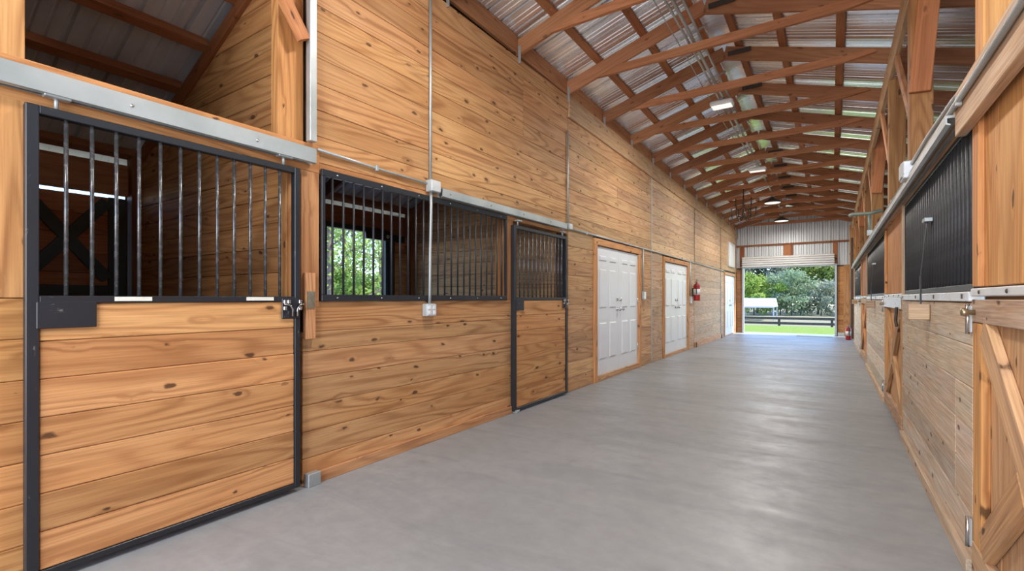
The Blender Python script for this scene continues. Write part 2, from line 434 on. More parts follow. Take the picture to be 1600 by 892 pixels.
board('brace', (XL + 0.02, 1.83, 2.88), (XL - 0.10, 1.20, 3.95), 0.09, 0.04, (1, 0.1, 0), 'pine', wl, (1.05, 0.8, 0.74, 1))
# beyond the stalls: sections split by cover seams
def tn(base):
    return lambda z: base
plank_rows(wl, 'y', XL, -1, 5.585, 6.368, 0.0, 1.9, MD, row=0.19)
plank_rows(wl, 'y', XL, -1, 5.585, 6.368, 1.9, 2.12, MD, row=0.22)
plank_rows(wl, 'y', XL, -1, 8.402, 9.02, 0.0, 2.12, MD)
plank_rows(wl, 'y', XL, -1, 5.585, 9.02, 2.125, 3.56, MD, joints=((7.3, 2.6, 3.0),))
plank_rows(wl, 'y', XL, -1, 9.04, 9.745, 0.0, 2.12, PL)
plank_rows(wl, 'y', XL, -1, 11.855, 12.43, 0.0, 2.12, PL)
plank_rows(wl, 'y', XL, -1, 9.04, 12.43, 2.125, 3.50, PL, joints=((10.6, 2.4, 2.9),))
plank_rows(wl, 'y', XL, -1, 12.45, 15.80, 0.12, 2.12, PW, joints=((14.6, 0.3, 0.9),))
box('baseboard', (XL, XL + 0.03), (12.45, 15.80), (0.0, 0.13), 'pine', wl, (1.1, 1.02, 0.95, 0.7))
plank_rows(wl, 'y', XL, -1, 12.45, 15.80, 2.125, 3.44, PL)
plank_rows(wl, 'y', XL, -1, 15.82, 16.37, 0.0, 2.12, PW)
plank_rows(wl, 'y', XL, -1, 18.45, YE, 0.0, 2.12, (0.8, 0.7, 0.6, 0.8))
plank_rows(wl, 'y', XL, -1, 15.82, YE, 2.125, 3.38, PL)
for y0, y1, z0, z1 in ((5.58, 9.03, 3.56, 3.84), (9.03, 12.44, 3.50, 3.78), (12.44, 15.81, 3.44, 3.72), (15.81, YE, 3.38, 3.66)):
    zt = 3.845 + sag(y0); zb = 3.845 + sag(y1)
    board('frieze_board', (XL + 0.006, y0 + 0.002, zt - 0.14), (XL + 0.006, y1 - 0.002, zb - 0.14), 0.275, 0.04, (1, 0, 0), 'pine', wl, (1.0, 0.95, 0.86, 0.55), 0.006)
for y in (9.03, 12.44, 15.81):
    box('seam_strip', (XL - 0.03, XL + 0.006), (y - 0.010, y + 0.010), (0.02 if y < 9.1 or y > 15 else 2.1, 3.58 + sag(y)), 'galvanised' if y < 9.1 else 'dark_wood', wl, bev=0)
for y0, y1 in ((YB, 2.0), (2.0, 5.6), (5.6, 9.2), (9.2, 12.8), (12.8, YE)):
    board('slit_blocker', (XL - 0.13, y0, 3.92 + sag(y0)), (XL - 0.13, y1 - 0.003, 3.92 + sag(y1)), 0.42, 0.03, (1, 0, 0), 'dark_wood', wl)  # added dark board behind the eave slit, hides sky so it reads black
box('strike_plate', (XL + 0.035, XL + 0.040), (1.838, 1.892), (1.155, 1.265), 'brass', wl, bev=0)
for y0, y1 in ((12.42, 12.47), (15.72, 15.75)):
    box('foot_block', (XL, XL + 0.05), (y1, y1 + 0.05), (0.0, 0.12), 'dark_wood', wl)

# ------------------------------------------------------------------ six-panel white double doors
def leaf_mesh(w, h, handed):
    """slab with six raised panels, local X across, Z up, front face at +Y"""
    bm = bmesh.new()
    s = 0.115 * w / 0.9; mid = 0.11 * w / 0.9
    xs = [0, s, (w - mid) / 2, (w + mid) / 2, w - s, w]
    zs = [0, 0.22, 0.78, 0.98, 1.58, 1.68, h - 0.12, h]
    V = [[bm.verts.new((x, 0, z)) for x in xs] for z in zs]; pan = []
    for j in range(len(zs) - 1):
        for i in range(len(xs) - 1):
            f = bm.faces.new((V[j][i + 1], V[j][i], V[j + 1][i], V[j + 1][i + 1]))
            if i in (1, 3) and j in (1, 3, 5): pan.append(f)
    bmesh.ops.inset_individual(bm, faces=pan, thickness=0.014, depth=-0.018)
    bmesh.ops.inset_individual(bm, faces=pan, thickness=0.016, depth=0.0)
    bmesh.ops.inset_individual(bm, faces=pan, thickness=0.020, depth=0.014)
    bm_box(bm, (0.0005, w - 0.0005), (-0.04, -0.022), (0.0005, h - 0.0005))
    ed = [((0, 0), (w, 0)), ((w, 0), (w, h)), ((w, h), (0, h)), ((0, h), (0, 0))]
    for (a, b), (c, d) in ed:
        bm.faces.new([bm.verts.new(q) for q in ((a, 0, b), (c, 0, d), (c, -0.04, d), (a, -0.04, b))])
    bm.normal_update()
    me = bpy.data.meshes.new('leaf'); bm.to_mesh(me); bm.free(); me.materials.append(MATS['white_paint']); return me
def white_door(name, y0, y1, zs, h, trim, tint, knobs=True, hinge=True):
    d = empty(name, (XL, (y0 + y1) / 2, 0), kind='structure')
    w = (y1 - y0) / 2 - 0.004
    me = leaf_mesh(w, h, 1)
    for k in (0, 1):
        o = bpy.data.objects.new('door_leaf', me)
        ya = y0 + 0.002 + k * (w + 0.004)
        # local X -> -Y, local Y -> +X  (rotation -90 about Z)
        o.matrix_basis = Matrix.Translation((XL - 0.012, ya + w, zs)) @ Matrix.Rotation(R(-90), 4, 'Z')
        link(o, d)
        yk = ya + (w - 0.07 if k == 0 else 0.07)
        if knobs:
            for z, nm in ((0.96, 'door_knob'), (1.12, 'deadbolt')):
                prof = [(0.030, 0), (0.030, 0.008), (0.012, 0.012), (0.012, 0.03), (0.026, 0.04), (0.028, 0.055), (0.018, 0.066), (0.0, 0.068)] if nm == 'door_knob' else [(0.028, 0), (0.028, 0.014), (0.018, 0.02), (0.0, 0.021)]
                lathe(nm, prof, (XL - 0.012, yk, zs + z), 'chrome', o, 14, 'X')
    t = 0.105 * trim
    box('door_trim', (XL - 0.03, XL + 0.022), (y0 - t, y0), (0.0, zs + h + 0.01), 'pine', d, tint)
    box('door_trim', (XL - 0.03, XL + 0.022), (y1, y1 + t), (0.0, zs + h + 0.01), 'pine', d, tint)
    box('door_trim', (XL - 0.03, XL + 0.022), (y0 - t, y1 + t), (zs + h + 0.012, zs + h + 0.105), 'pine', d, tint)
    box('threshold', (XL - 0.06, XL + 0.012), (y0, y1), (0.0, zs - 0.003), 'pine', d, (1.0, 0.9, 0.8, 0.75))
    box('door_backing', (XL - 0.10, XL - 0.06), (y0 - 0.1, y1 + 0.1), (0.0, 2.1), 'dark_wood', d)
    if hinge:
        for z in (0.25, 1.05, 1.85):
            rod('hinge', (XL - 0.004, y1 - 0.004, zs + z), (XL - 0.004, y1 - 0.004, zs + z + 0.09), 0.007, 'chrome', d, 6)
    return d
white_door('door_1', 6.475, 8.285, 0.085, 1.90, 0.95, (1.05, 0.86, 0.7, 0.95))
white_door('door_2', 9.86, 11.74, 0.065, 1.90, 0.95, (0.95, 0.8, 0.62, 0.9))
white_door('door_3', 16.46, 18.37, 0.03, 1.93, 0.8, (1.0, 0.85, 0.7, 0.8))
# white shutter high on the wall
w = tag(box('window_1', (XL, XL + 0.03), (17.05, 18.1), (2.32, 3.02), 'white_paint'), kind='structure')
for a in ((17.0, 17.06, 2.27, 3.07), (18.09, 18.15, 2.27, 3.07)):
    box('window_frame', (XL, XL + 0.045), (a[0], a[1]), (a[2], a[3]), 'white_metal', w)
box('window_frame', (XL, XL + 0.045), (17.06, 18.09), (2.27, 2.325), 'white_metal', w)
box('window_frame', (XL, XL + 0.045), (17.06, 18.09), (3.015, 3.07), 'white_metal', w)

# ------------------------------------------------------------------ sliding stall doors on the left
def latch(root, y, z, x):
    box('latch_plate', (x - 0.004, x + 0.006), (y - 0.115, y + 0.004), (z - 0.115, z + 0.012), 'black_steel', root)
    for s, a in ((-0.055, 1), (-0.022, -1)):
        yy = y + s
        tube('latch_arm', [(x + 0.016, yy, z - 0.10), (x + 0.018, yy, z - 0.055), (x + 0.018, yy - 0.018 * a, z - 0.03), (x + 0.018, yy - 0.055 * a, z - 0.024)], 0.0055, 'chrome', root)
    for s, q in ((-0.10, -0.01), (-0.10, -0.05), (-0.075, -0.01), (0.0, -0.01), (0.0, -0.05)):
        box('latch_lug', (x + 0.004, x + 0.02), (y + s - 0.011, y + s + 0.011), (z + q - 0.012, z + q + 0.012), 'chrome', root)
def stall_door(label, y0, y1, z0, z1, nbar, tint, wide=0.042, plate=0.19, tape=True):
    x = XL + 0.05; x0 = XL + 0.006
    root = empty('sliding_stall_door', (x, (y0 + y1) / 2, z0), label, 'stall door', 'sliding stall doors')
    mid = 1.205
    box('stile', (x0, x), (y0, y0 + wide), (z0, z1), 'black_steel', root)
    box('stile', (x0, x), (y1 - 0.036, y1), (z0, z1), 'black_steel', root)
    box('top_rail', (x0, x), (y0 + wide, y1 - 0.036), (z1 - 0.036, z1), 'black_steel', root)
    mr = box('middle_rail', (x0, x), (y0 + wide, y1 - 0.036), (mid - 0.006, mid + 0.026), 'black_steel', root)
    box('bottom_rail', (x0, x), (y0 + wide, y1 - 0.036), (z0, z0 + 0.03), 'black_steel', root)
    if tape:
        for a, b in ((0.24, 0.36), (0.73, 0.86)):
            box('tape_strip', (x, x + 0.002), (y0 + a * (y1 - y0), y0 + b * (y1 - y0)), (mid + 0.002, mid + 0.022), 'cream_board', mr, bev=0)
    a0, a1 = y0 + wide, y1 - 0.036
    for i in range(nbar):
        y = a0 + (i + 1) * (a1 - a0) / (nbar + 1)
        rod('bar', (x - 0.018, y, mid + 0.02), (x - 0.018, y, z1 - 0.03), 0.0085, 'bar_steel', root, 8)
    z = z0 + 0.03; n = 7; hrow = (mid - 0.006 - z) / n
    for i in range(n):
        box('plank', (x0 + 0.004, x - 0.008 - random.uniform(0, 0.003)), (a0 + 0.001, a1 - 0.001), (z + i * hrow + 0.001, z + (i + 1) * hrow - 0.001), 'pine', root, vary(tint, 0.06), 0.004)
    box('corner_plate', (x - 0.004, x + 0.005), (y0 + wide - 0.01, y0 + wide + plate), (mid - 0.115, mid), 'black_steel', root)
    latch(root, y1 - 0.008, mid + 0.004, x)
    for y in (y0 + 0.10, y1 - 0.10):
        rod('hanger', (x - 0.02, y, z1 - 0.002), (x - 0.02, y, z1 + 0.075), 0.009, 'galvanised', root, 8)
        box('hanger_bracket', (x - 0.03, x + 0.012), (y - 0.045, y + 0.045), (z1 + 0.045, z1 + 0.06), 'galvanised', root)
    return root
stall_door('sliding stall door with white tape on its rail, largest and nearest on the left', 0.540, 1.782, 0.03, 2.04, 12, (1.0, 0.88, 0.76, 1.0))
stall_door('sliding stall door of pine planks between the long grille and the white doors', 4.235, 5.46, 0.02, 2.0, 12, (0.98, 0.88, 0.76, 1), 0.05, 0.14, False)
g = tag(box('floor_stop', (XL + 0.0, XL + 0.05), (1.84, 1.93), (0.0, 0.085), 'galvanised'), 'small metal door stop on the floor under the near strike board', 'door stop', 'door guide brackets')
g = tag(box('floor_stop', (XL + 0.005, XL + 0.075), (4.255, 4.31), (0.0, 0.03), 'galvanised'), 'flat metal door guide on the floor at the second stall door', 'door guide', 'door guide brackets')

def track(label, x, y0, y1, z0, z1):
    root = empty('door_track', (x, (y0 + y1) / 2, z0), label, 'door track', 'galvanised sliding door tracks')
    bm = bmesh.new(); t = 0.065
    prof = [(0, z1 - z0), (0.0, 0.006), (0.018, 0.0), (0.018, 0.006), (0.006, 0.012), (0.006, z1 - z0 - 0.012), (t - 0.006, z1 - z0 - 0.012), (t - 0.006, 0.012), (t - 0.018, 0.006), (t - 0.018, 0.0), (t, 0.006), (t, z1 - z0)]
    A = [bm.verts.new((p[0], y0 - (y0 + y1) / 2, p[1])) for p in prof]; B = [bm.verts.new((p[0], y1 - (y0 + y1) / 2, p[1])) for p in prof]
    for i in range(len(prof)): bm.faces.new((A[i], A[(i + 1) % len(prof)], B[(i + 1) % len(prof)], B[i]))
    bm.faces.new(A[::-1]); bm.faces.new(B); bmesh.ops.recalc_face_normals(bm, faces=bm.faces)
    meshobj('rail', bm, 'galvanised', root, loc=(x, (y0 + y1) / 2, z0))
    for k in range(int((y1 - y0) / 0.6) + 1):
        y = y0 + 0.1 + k * 0.6
        if y < y1 - 0.02: lathe('bolt', [(0.008, 0), (0.008, 0.004), (0, 0.005)], (x + t, y, (z0 + z1) / 2), 'chrome', root, 8, 'X')
    return root
track('long pale galvanised track above the nearest stall door', XL + 0.003, -1.0, 1.885, 2.09, 2.187)
track('galvanised track beside the junction box, above the second stall door', XL, 3.10, 5.42, 2.09, 2.165)

# ------------------------------------------------------------------ barred window grille on the left
def grille(label, x, side, y0, y1, z0, z1, n, frame=0.045, r=0.008, bar='black_steel', group='black barred stall grilles'):
    """flat black frame on the wall face with round bars"""
    root = empty('window_grille', (x, (y0 + y1) / 2, z0), label, 'grille', group)
    a, b = sorted((x, x + side * 0.022))
    box('frame_rail', (a, b), (y0, y1), (z0, z0 + frame), 'black_steel', root)
    box('frame_rail', (a, b), (y0, y1), (z1 - frame, z1), 'black_steel', root)
    box('frame_stile', (a, b), (y0, y0 + frame * 0.6), (z0 + frame, z1 - frame), 'black_steel', root)
    box('frame_stile', (a, b), (y1 - frame * 0.6, y1), (z0 + frame, z1 - frame), 'black_steel', root)
    for i in range(n):
        y = y0 + (i + 1) * (y1 - y0) / (n + 1)
        rod('bar', ((a + b) / 2, y, z0 + frame * 0.5), ((a + b) / 2, y, z1 - frame * 0.5), r, bar, root, 8)
    for i in range(6):
        y = y0 + 0.12 + i * (y1 - y0 - 0.24) / 5
        for z in (z0 + frame / 2, z1 - frame / 2):
            lathe('screw', [(0.008, 0), (0.006, 0.004 * side), (0, 0.005 * side)], (x + side * 0.022, y, z), 'chrome', root, 8, 'X')
    return root
grille('long black barred grille in the window between the two sliding stall doors', XL, 1, 1.957, 4.15, 1.20, 2.085, 24)

# ------------------------------------------------------------------ conduits and boxes on the left
def conduit(label, pts, r=0.0115, straps=()):
    root = empty('conduit', pts[0], label, 'conduit', 'metal conduits along the walls')
    tube('pipe', pts, r, 'galvanised', root, 10)
    for s in straps:
        box('strap', (s[0] - 0.006, s[0] + 0.016), (s[1] - 0.012, s[1] + 0.012), (s[2] - 0.022, s[2] + 0.022), 'galvanised', root)
    return root
xc = XL + 0.016
conduit('thin conduit over the near end of the long grille, ending at the junction box', [(xc, 1.93, 2.205), (xc, 2.4, 2.19), (xc, 2.97, 2.185)], 0.010, ((xc, 2.42, 2.19),))
conduit('tall vertical conduit climbing from the junction box to the eave', [(xc, 3.0, 2.21), (xc, 3.0, 3.0), (xc, 3.0, 3.83)], 0.0125)
conduit('vertical conduit crossing the long grille down to the outlet box', [(xc + 0.02, 2.985, 2.12), (xc + 0.03, 2.975, 1.95), (xc + 0.03, 2.965, 1.6), (xc + 0.03, 2.96, 1.25), (xc + 0.012, 2.975, 1.165)], 0.0125)
conduit('vertical conduit on the plank seam above the end of the second track', [(xc, 5.545, 2.18), (xc, 5.545, 3.38)], 0.012)
conduit('long horizontal conduit running over the white double doors', [(xc, 5.54, 2.125), (xc, 9.0, 2.115), (xc, 12.4, 2.10), (xc, 15.8, 2.08), (xc, 16.4, 2.07)], 0.012, [(xc, 6.1 + 1.7 * k, 2.122) for k in range(6)])
conduit('short conduit dropping to the switch beside the first white doors', [(xc, 8.50, 2.11), (xc, 8.50, 1.36)], 0.012)
conduit('dark thin conduit dropping beside the second white doors above the extinguisher', [(xc, 11.92, 2.10), (xc, 11.92, 1.28)], 0.018)
box_c = tag(box('vertical_channel', (XL + 0.0, XL + 0.045), (1.855, 1.905), (2.24, 3.84), 'galvanised'), 'tall galvanised channel on the corner above the nearest stall door', 'channel')
def ebox(name, label, y0, y1, z0, z1, d=0.06, outlets=0, cover=True):
    root = empty(name, (XL, (y0 + y1) / 2, z0), label, 'electrical box', 'grey electrical boxes on the left wall')
    box('housing', (XL + 0.001, XL + d), (y0, y1), (z0, z1), 'grey_box', root, bev=0.006)
    if cover: cv = box('cover', (XL + d, XL + d + 0.006), (y0 + 0.006, y1 - 0.006), (z0 + 0.006, z1 - 0.006), 'white_metal', root, bev=0.002)
    for i in range(outlets):
        for k in (0, 1):
            yc = y0 + (i + 0.5) * (y1 - y0) / outlets; zc = z0 + (k + 0.5) * (z1 - z0) * 0.8 / 2 + (z1 - z0) * 0.1
            box('socket', (XL + d + 0.006, XL + d + 0.010), (yc - 0.014, yc + 0.014), (zc - 0.014, zc + 0.014), 'white_plastic', root)
    return root
ebox('junction_box', 'grey junction box at the top of the long grille', 2.955, 3.07, 2.115, 2.215, 0.07)
ebox('outlet_box', 'grey double outlet box on the pine planks under the grille', 2.915, 3.03, 1.07, 1.175, 0.055, 2)
ebox('switch_box', 'small grey switch box between the two sets of white doors', 8.45, 8.55, 1.20, 1.34, 0.05, 1)
ebox('conduit_box', 'small grey box at the far end of the second track', 5.50, 5.59, 2.10, 2.18, 0.06, 0)
ebox('switch_box', 'small grey switch box below the wall extinguisher', 11.87, 11.97, 1.10, 1.26, 0.05, 1)

def extinguisher(label, loc, h, wall):
    root = empty('fire_extinguisher', loc, label, 'fire extinguisher', 'red fire extinguishers')
    r = h * 0.15; x, y, z = loc
    lathe('cylinder', [(r * 0.9, 0), (r, 0.02), (r, h * 0.68), (r * 0.8, h * 0.76), (r * 0.35, h * 0.82), (r * 0.3, h * 0.86), (0, h * 0.86)], loc, 'red_paint', root, 20)
    lathe('label_band', [(r * 1.01, h * 0.28), (r * 1.01, h * 0.55)], loc, 'white_plastic', root, 20)
    lathe('valve', [(r * 0.32, h * 0.85), (r * 0.32, h * 0.92), (0, h * 0.92)], loc, 'brass', root, 10)
    box('handle', (x - 0.012, x + 0.012), (y - 0.015, y + 0.11), (z + h * 0.95, z + h * 0.975), 'black_plastic', root)
    box('lever', (x - 0.010, x + 0.010), (y - 0.015, y + 0.10), (z + h * 0.90, z + h * 0.915), 'black_plastic', root)
    tube('hose', [(x, y - 0.01, z + h * 0.89), (x, y - r * 1.0, z + h * 0.86), (x + r * 0.2, y - r * 1.35, z + h * 0.7), (x + r * 0.2, y - r * 1.3, z + h * 0.3)], 0.010, 'black_plastic', root)
    if wall: box('wall_bracket', (XL + 0.001, x - r * 0.9), (y - 0.03, y + 0.03), (z + h * 0.2, z + h * 0.6), 'black_plastic', root)
    return root
extinguisher('red fire extinguisher hanging on the plank wall by the second white doors', (XL + 0.10, 12.25, 1.16), 0.52, True)
extinguisher('red fire extinguisher standing on the floor at the far right corner', (0.40, 17.2, 0.0), 0.46, False)

# ------------------------------------------------------------------ left stalls
def partition(name, y, dirn, tint, top_tint=(0.8, 0.62, 0.5, 1)):
    """plank wall across a stall, its top following the lean-to roof"""
    bm = bmesh.new()
    n = [(XLB, 0.0), (XL - 0.045, 0.0), (XL - 0.045, lb(XL - 0.045)), (XLB, lb(XLB))]
    a, b = y + dirn * 0.039, y + dirn * 0.06
    A = [bm.verts.new((p[0], a, p[1])) for p in n]; B = [bm.verts.new((p[0], b, p[1])) for p in n]
    bm.faces.new(A); bm.faces.new(B[::-1])
    for i in range(4): bm.faces.new((A[i], B[i], B[(i + 1) % 4], A[(i + 1) % 4]))
    bmesh.ops.recalc_face_normals(bm, faces=bm.faces)
    w = tag(meshobj(name, bm, 'dark_wood'), kind='structure')
    z = 0.0
    while z < lb(XL - 0.15) - 0.03:
        zt = z + ROW
        xe = XLB if zt < lb(XLB) else min(XL - 0.2, -2.85 + (zt - 3.77) / LP - 0.0)
        xs = max(XLB, xe)
        if XL - 0.15 - xs > 0.1:
            # plank with its upper corner cut to the roof slope
            x1 = XL - 0.15; xlow = XLB if z < lb(XLB) else -2.85 + (z - 3.77) / LP
            xlow = max(XLB, xlow); zr = min(zt, lb(x1))
            cx, cz = (xs + x1) / 2, (z + zt) / 2
            pts = [(xlow, z + 0.0015), (x1, z + 0.0015), (x1, zr - 0.0015), (xs, zr - 0.0015)]
            bm = bmesh.new(); f0 = y + dirn * random.uniform(0, 0.004); f1 = y + dirn * PT
            A = [bm.verts.new((p[0] - cx, f0 - y, p[1] - cz)) for p in pts]; B = [bm.verts.new((p[0] - cx, f1 - y, p[1] - cz)) for p in pts]
            bm.faces.new(A); bm.faces.new(B[::-1])
            for i in range(4): bm.faces.new((A[i], B[i], B[(i + 1) % 4], A[(i + 1) % 4]))
            bmesh.ops.recalc_face_normals(bm, faces=bm.faces)
            bmesh.ops.bevel(bm, geom=bm.edges[:], offset=0.004, segments=1, affect='EDGES')
            meshobj('plank', bm, 'pine', w, vary(tint, 0.07), loc=(cx, y, cz))
        z = zt
    board('top_trim', (XLB, y - dirn * 0.015, lb(XLB) - 0.02), (XL - 0.16, y - dirn * 0.015, lb(XL - 0.16) - 0.02), 0.10, 0.035, (0, 1, 0), 'framing', w, top_tint)
    return w
partition('wall_partition_near', 1.86, 1, (0.98, 0.86, 0.74, 1))
partition('wall_partition_far', 5.50, 1, (1.06, 1.0, 0.92, 0.94), (1.05, 0.9, 0.8, 1))
partition('wall_partition_behind', -1.76, -1, (0.95, 0.85, 0.72, 1))

bm = bmesh.new()
bw = (XLB - 0.05, XLB - 0.04)
for y0, y1, z0, z1 in ((-1.8, -1.5, 0, 2.5), (1.78, 3.93, 0, 2.2), (5.03, 9.2, 0, 2.5)):
    bm_box(bm, bw, (y0, y1), (z0, z1))
wb = tag(meshobj('wall_back', bm, 'dark_wood'), kind='structure')
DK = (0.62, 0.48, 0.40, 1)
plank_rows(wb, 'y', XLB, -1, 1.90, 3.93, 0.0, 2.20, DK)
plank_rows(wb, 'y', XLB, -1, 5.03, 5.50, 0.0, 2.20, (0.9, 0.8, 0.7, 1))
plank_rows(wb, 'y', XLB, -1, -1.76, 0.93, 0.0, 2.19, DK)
for y0, y1 in ((-1.76, 1.86), (1.92, 5.50)):
    box('header_plank', (XLB - 0.036, XLB), (y0, y1), (2.192, 2.49), 'framing', wb, (0.95, 0.8, 0.72, 1))
    box('top_plate', (XLB - 0.05, XLB + 0.02), (y0, y1), (2.585, 2.67), 'framing', wb, (0.85, 0.75, 0.6, 1))
    box('top_plate', (XLB - 0.09, XLB - 0.05), (y0, y1), (2.67, 2.75), 'framing', wb, (0.6, 0.5, 0.4, 1))
box('post', (XLB - 0.04, XLB + 0.09), (1.79, 1.86), (0, 2.6), 'framing', wb, (0.55, 0.42, 0.36, 1))
box('post', (XLB - 0.04, XLB + 0.09), (5.42, 5.50), (0, 2.6), 'framing', wb, (0.75, 0.62, 0.5, 1))
for y0, y1 in ((-1.76, 1.80), (1.95, 5.40)):
    box('fibreglass_strip', (XLB - 0.03, XLB - 0.024), (y0, y1), (2.488, 2.588), 'fibreglass', wb, bev=0)

# closed dutch door behind the near stall
root = empty('dutch_door', (XLB - 0.05, 1.1, 0), 'dark brown dutch door with green cross braces at the back of the near stall', 'dutch door', 'dutch doors at the back of the stalls')
for i in range(12):
    box('plank', (XLB - 0.05, XLB - 0.022), (0.96, 1.77), (0.03 + i * 0.178, 0.03 + (i + 1) * 0.178 - 0.003), 'framing', root, vary((0.95, 0.80, 0.70, 1), 0.08), 0.004)
box('backing', (XLB - 0.062, XLB - 0.052), (0.94, 1.77), (0.03, 2.165), 'dark_wood', root)  # added sheet, stops daylight leaking between the planks
box('frame_stile', (XLB - 0.021, XLB), (1.64, 1.775), (0.03, 2.165), 'dark_green', root)
box('frame_stile', (XLB - 0.021, XLB), (0.94, 1.06), (0.03, 2.165), 'dark_green', root)
box('frame_rail', (XLB - 0.021, XLB), (1.06, 1.64), (1.25, 1.34), 'dark_green', root)
board('cross_brace', (XLB - 0.009, 1.07, 1.40), (XLB - 0.009, 1.63, 2.12), 0.10, 0.02, (1, 0, 0), 'dark_green', root)
board('cross_brace', (XLB - 0.007, 1.07, 2.12), (XLB - 0.007, 1.63, 1.40), 0.10, 0.02, (1, 0, 0), 'dark_green', root)
# open back doorway of the second stall: frame, half-slid door and rail
root = empty('open_dutch_door', (XLB, 4.5, 0), 'dark framed doorway with slid-back door, open to trees behind the long grille', 'dutch door', 'dutch doors at the back of the stalls')
box('frame_stile', (XLB - 0.05, XLB + 0.03), (3.86, 3.95), (0, 2.24), 'dark_green', root)
box('frame_stile', (XLB - 0.05, XLB + 0.03), (4.96, 5.05), (0, 2.24), 'dark_green', root)
box('frame_rail', (XLB - 0.05, XLB + 0.03), (3.95, 4.96), (2.18, 2.25), 'dark_green', root)
box('slide_rail', (XLB + 0.03, XLB + 0.08), (4.55, 5.30), (2.08, 2.18), 'black_steel', root)
box('door_edge', (XLB + 0.035, XLB + 0.075), (5.02, 5.10), (0.02, 2.08), 'black_steel', root)
rod('roller', (XLB + 0.06, 4.95, 2.14), (XLB + 0.09, 4.95, 2.14), 0.03, 'galvanised', root, 10)

# ------------------------------------------------------------------ right wall
wr = None
bm = bmesh.new()
for y0, y1 in ((YB, 1.42), (2.88, 5.36), (7.08, 10.57), (12.60, 16.2)):
    bm_box(bm, (XR + 0.045, XR + 0.09), (y0, y1), (0.0, 1.18))
wr = tag(meshobj('wall_right', bm, 'dark_wood'), kind='structure')
RW = (1.10, 1.12, 1.12, 0.22); RW2 = (1.25, 1.32, 1.36, 0.05)
for (y0, y1), tn_ in zip(((YB, 1.40), (2.865, 5.36), (7.08, 10.57), (12.60, 16.2)), (RW, RW, RW2, RW2)):
    plank_rows(wr, 'y', XR, 1, y0, y1, 0.075, 1.20, tn_, 0.07, row=0.187, joints=((y0 + 0.35, 0.2, 0.75),) if y0 > 2 and y0 < 3 else ())
    box('sill_board', (XR - 0.02, XR + 0.03), (y0, y1), (0.0, 0.072), 'pine', wr, (1.05, 1.05, 1.02, 0.35))
# header with metal track
board('header', (XR - 0.022, YB, 2.055), (XR - 0.022, 2.95, 2.055), 0.20, 0.04, (1, 0, 0), 'pine', wr, (1.05, 1.0, 0.95, 0.35))
board('header', (XR - 0.0, 2.952, 2.09), (XR - 0.0, 16.2, 2.09), 0.13, 0.05, (1, 0, 0), 'pine', wr, (1.0, 0.9, 0.82, 0.6))
posts = [(0.3, 0), (2.70, 0), (4.94, 1), (6.62, 0), (9.30, 1), (11.2, 0), (13.4, 1), (15.4, 0)]
for y, br in posts:
    zt = 3.63 + sag(y)
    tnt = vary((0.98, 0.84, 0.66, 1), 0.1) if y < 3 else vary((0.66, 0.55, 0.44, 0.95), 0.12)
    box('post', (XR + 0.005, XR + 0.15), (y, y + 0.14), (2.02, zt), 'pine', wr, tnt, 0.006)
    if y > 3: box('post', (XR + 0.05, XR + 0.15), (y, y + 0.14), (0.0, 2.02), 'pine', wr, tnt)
    if br:
        board('knee_brace', (XR + 0.063, y - 0.024, 2.84), (XR + 0.15, y - 0.024, rb(XR + 0.15, y) + 0.1), 0.135, 0.045, (0, 1, 0), 'framing', wr, (1.25, 1.05, 0.9, 1), 0.005)
    board('knee_brace', (XR + 0.024, y + 0.14, 2.75), (XR + 0.024, y + 1.12, 3.60 + sag(y + 1)), 0.09, 0.035, (1, 0, 0), 'pine', wr, vary((1.0, 0.8, 0.7, 0.8)), 0.004)
# eave beam in lengths
for y0, y1 in ((YB, 2.8), (2.8, 6.75), (6.75, 11.3), (11.3, 15.5), (15.5, YE)):
    board('eave_beam', (XR + 0.022, y0 + 0.004, 3.725 + sag(y0)), (XR + 0.022, y1 - 0.004, 3.725 + sag(y1)), 0.235, 0.045, (1, 0, 0), 'pine', wr, vary((1.0, 0.95, 0.84, 0.6), 0.05), 0.006)
box('end_post', (XR - 0.035, XR + 0.14), (17.75, 17.92), (0, 3.05), 'dark_wood', wr)
box('end_post', (XR - 0.06, XR + 0.10), (18.2, 18.3), (0, 3.5), 'pine', wr, (1, 0.88, 0.75, 0.85))
box('stud', (XR - 0.01, XR + 0.08), (16.25, 16.36), (0, 3.45), 'pine', wr, (0.85, 0.7, 0.55, 1))

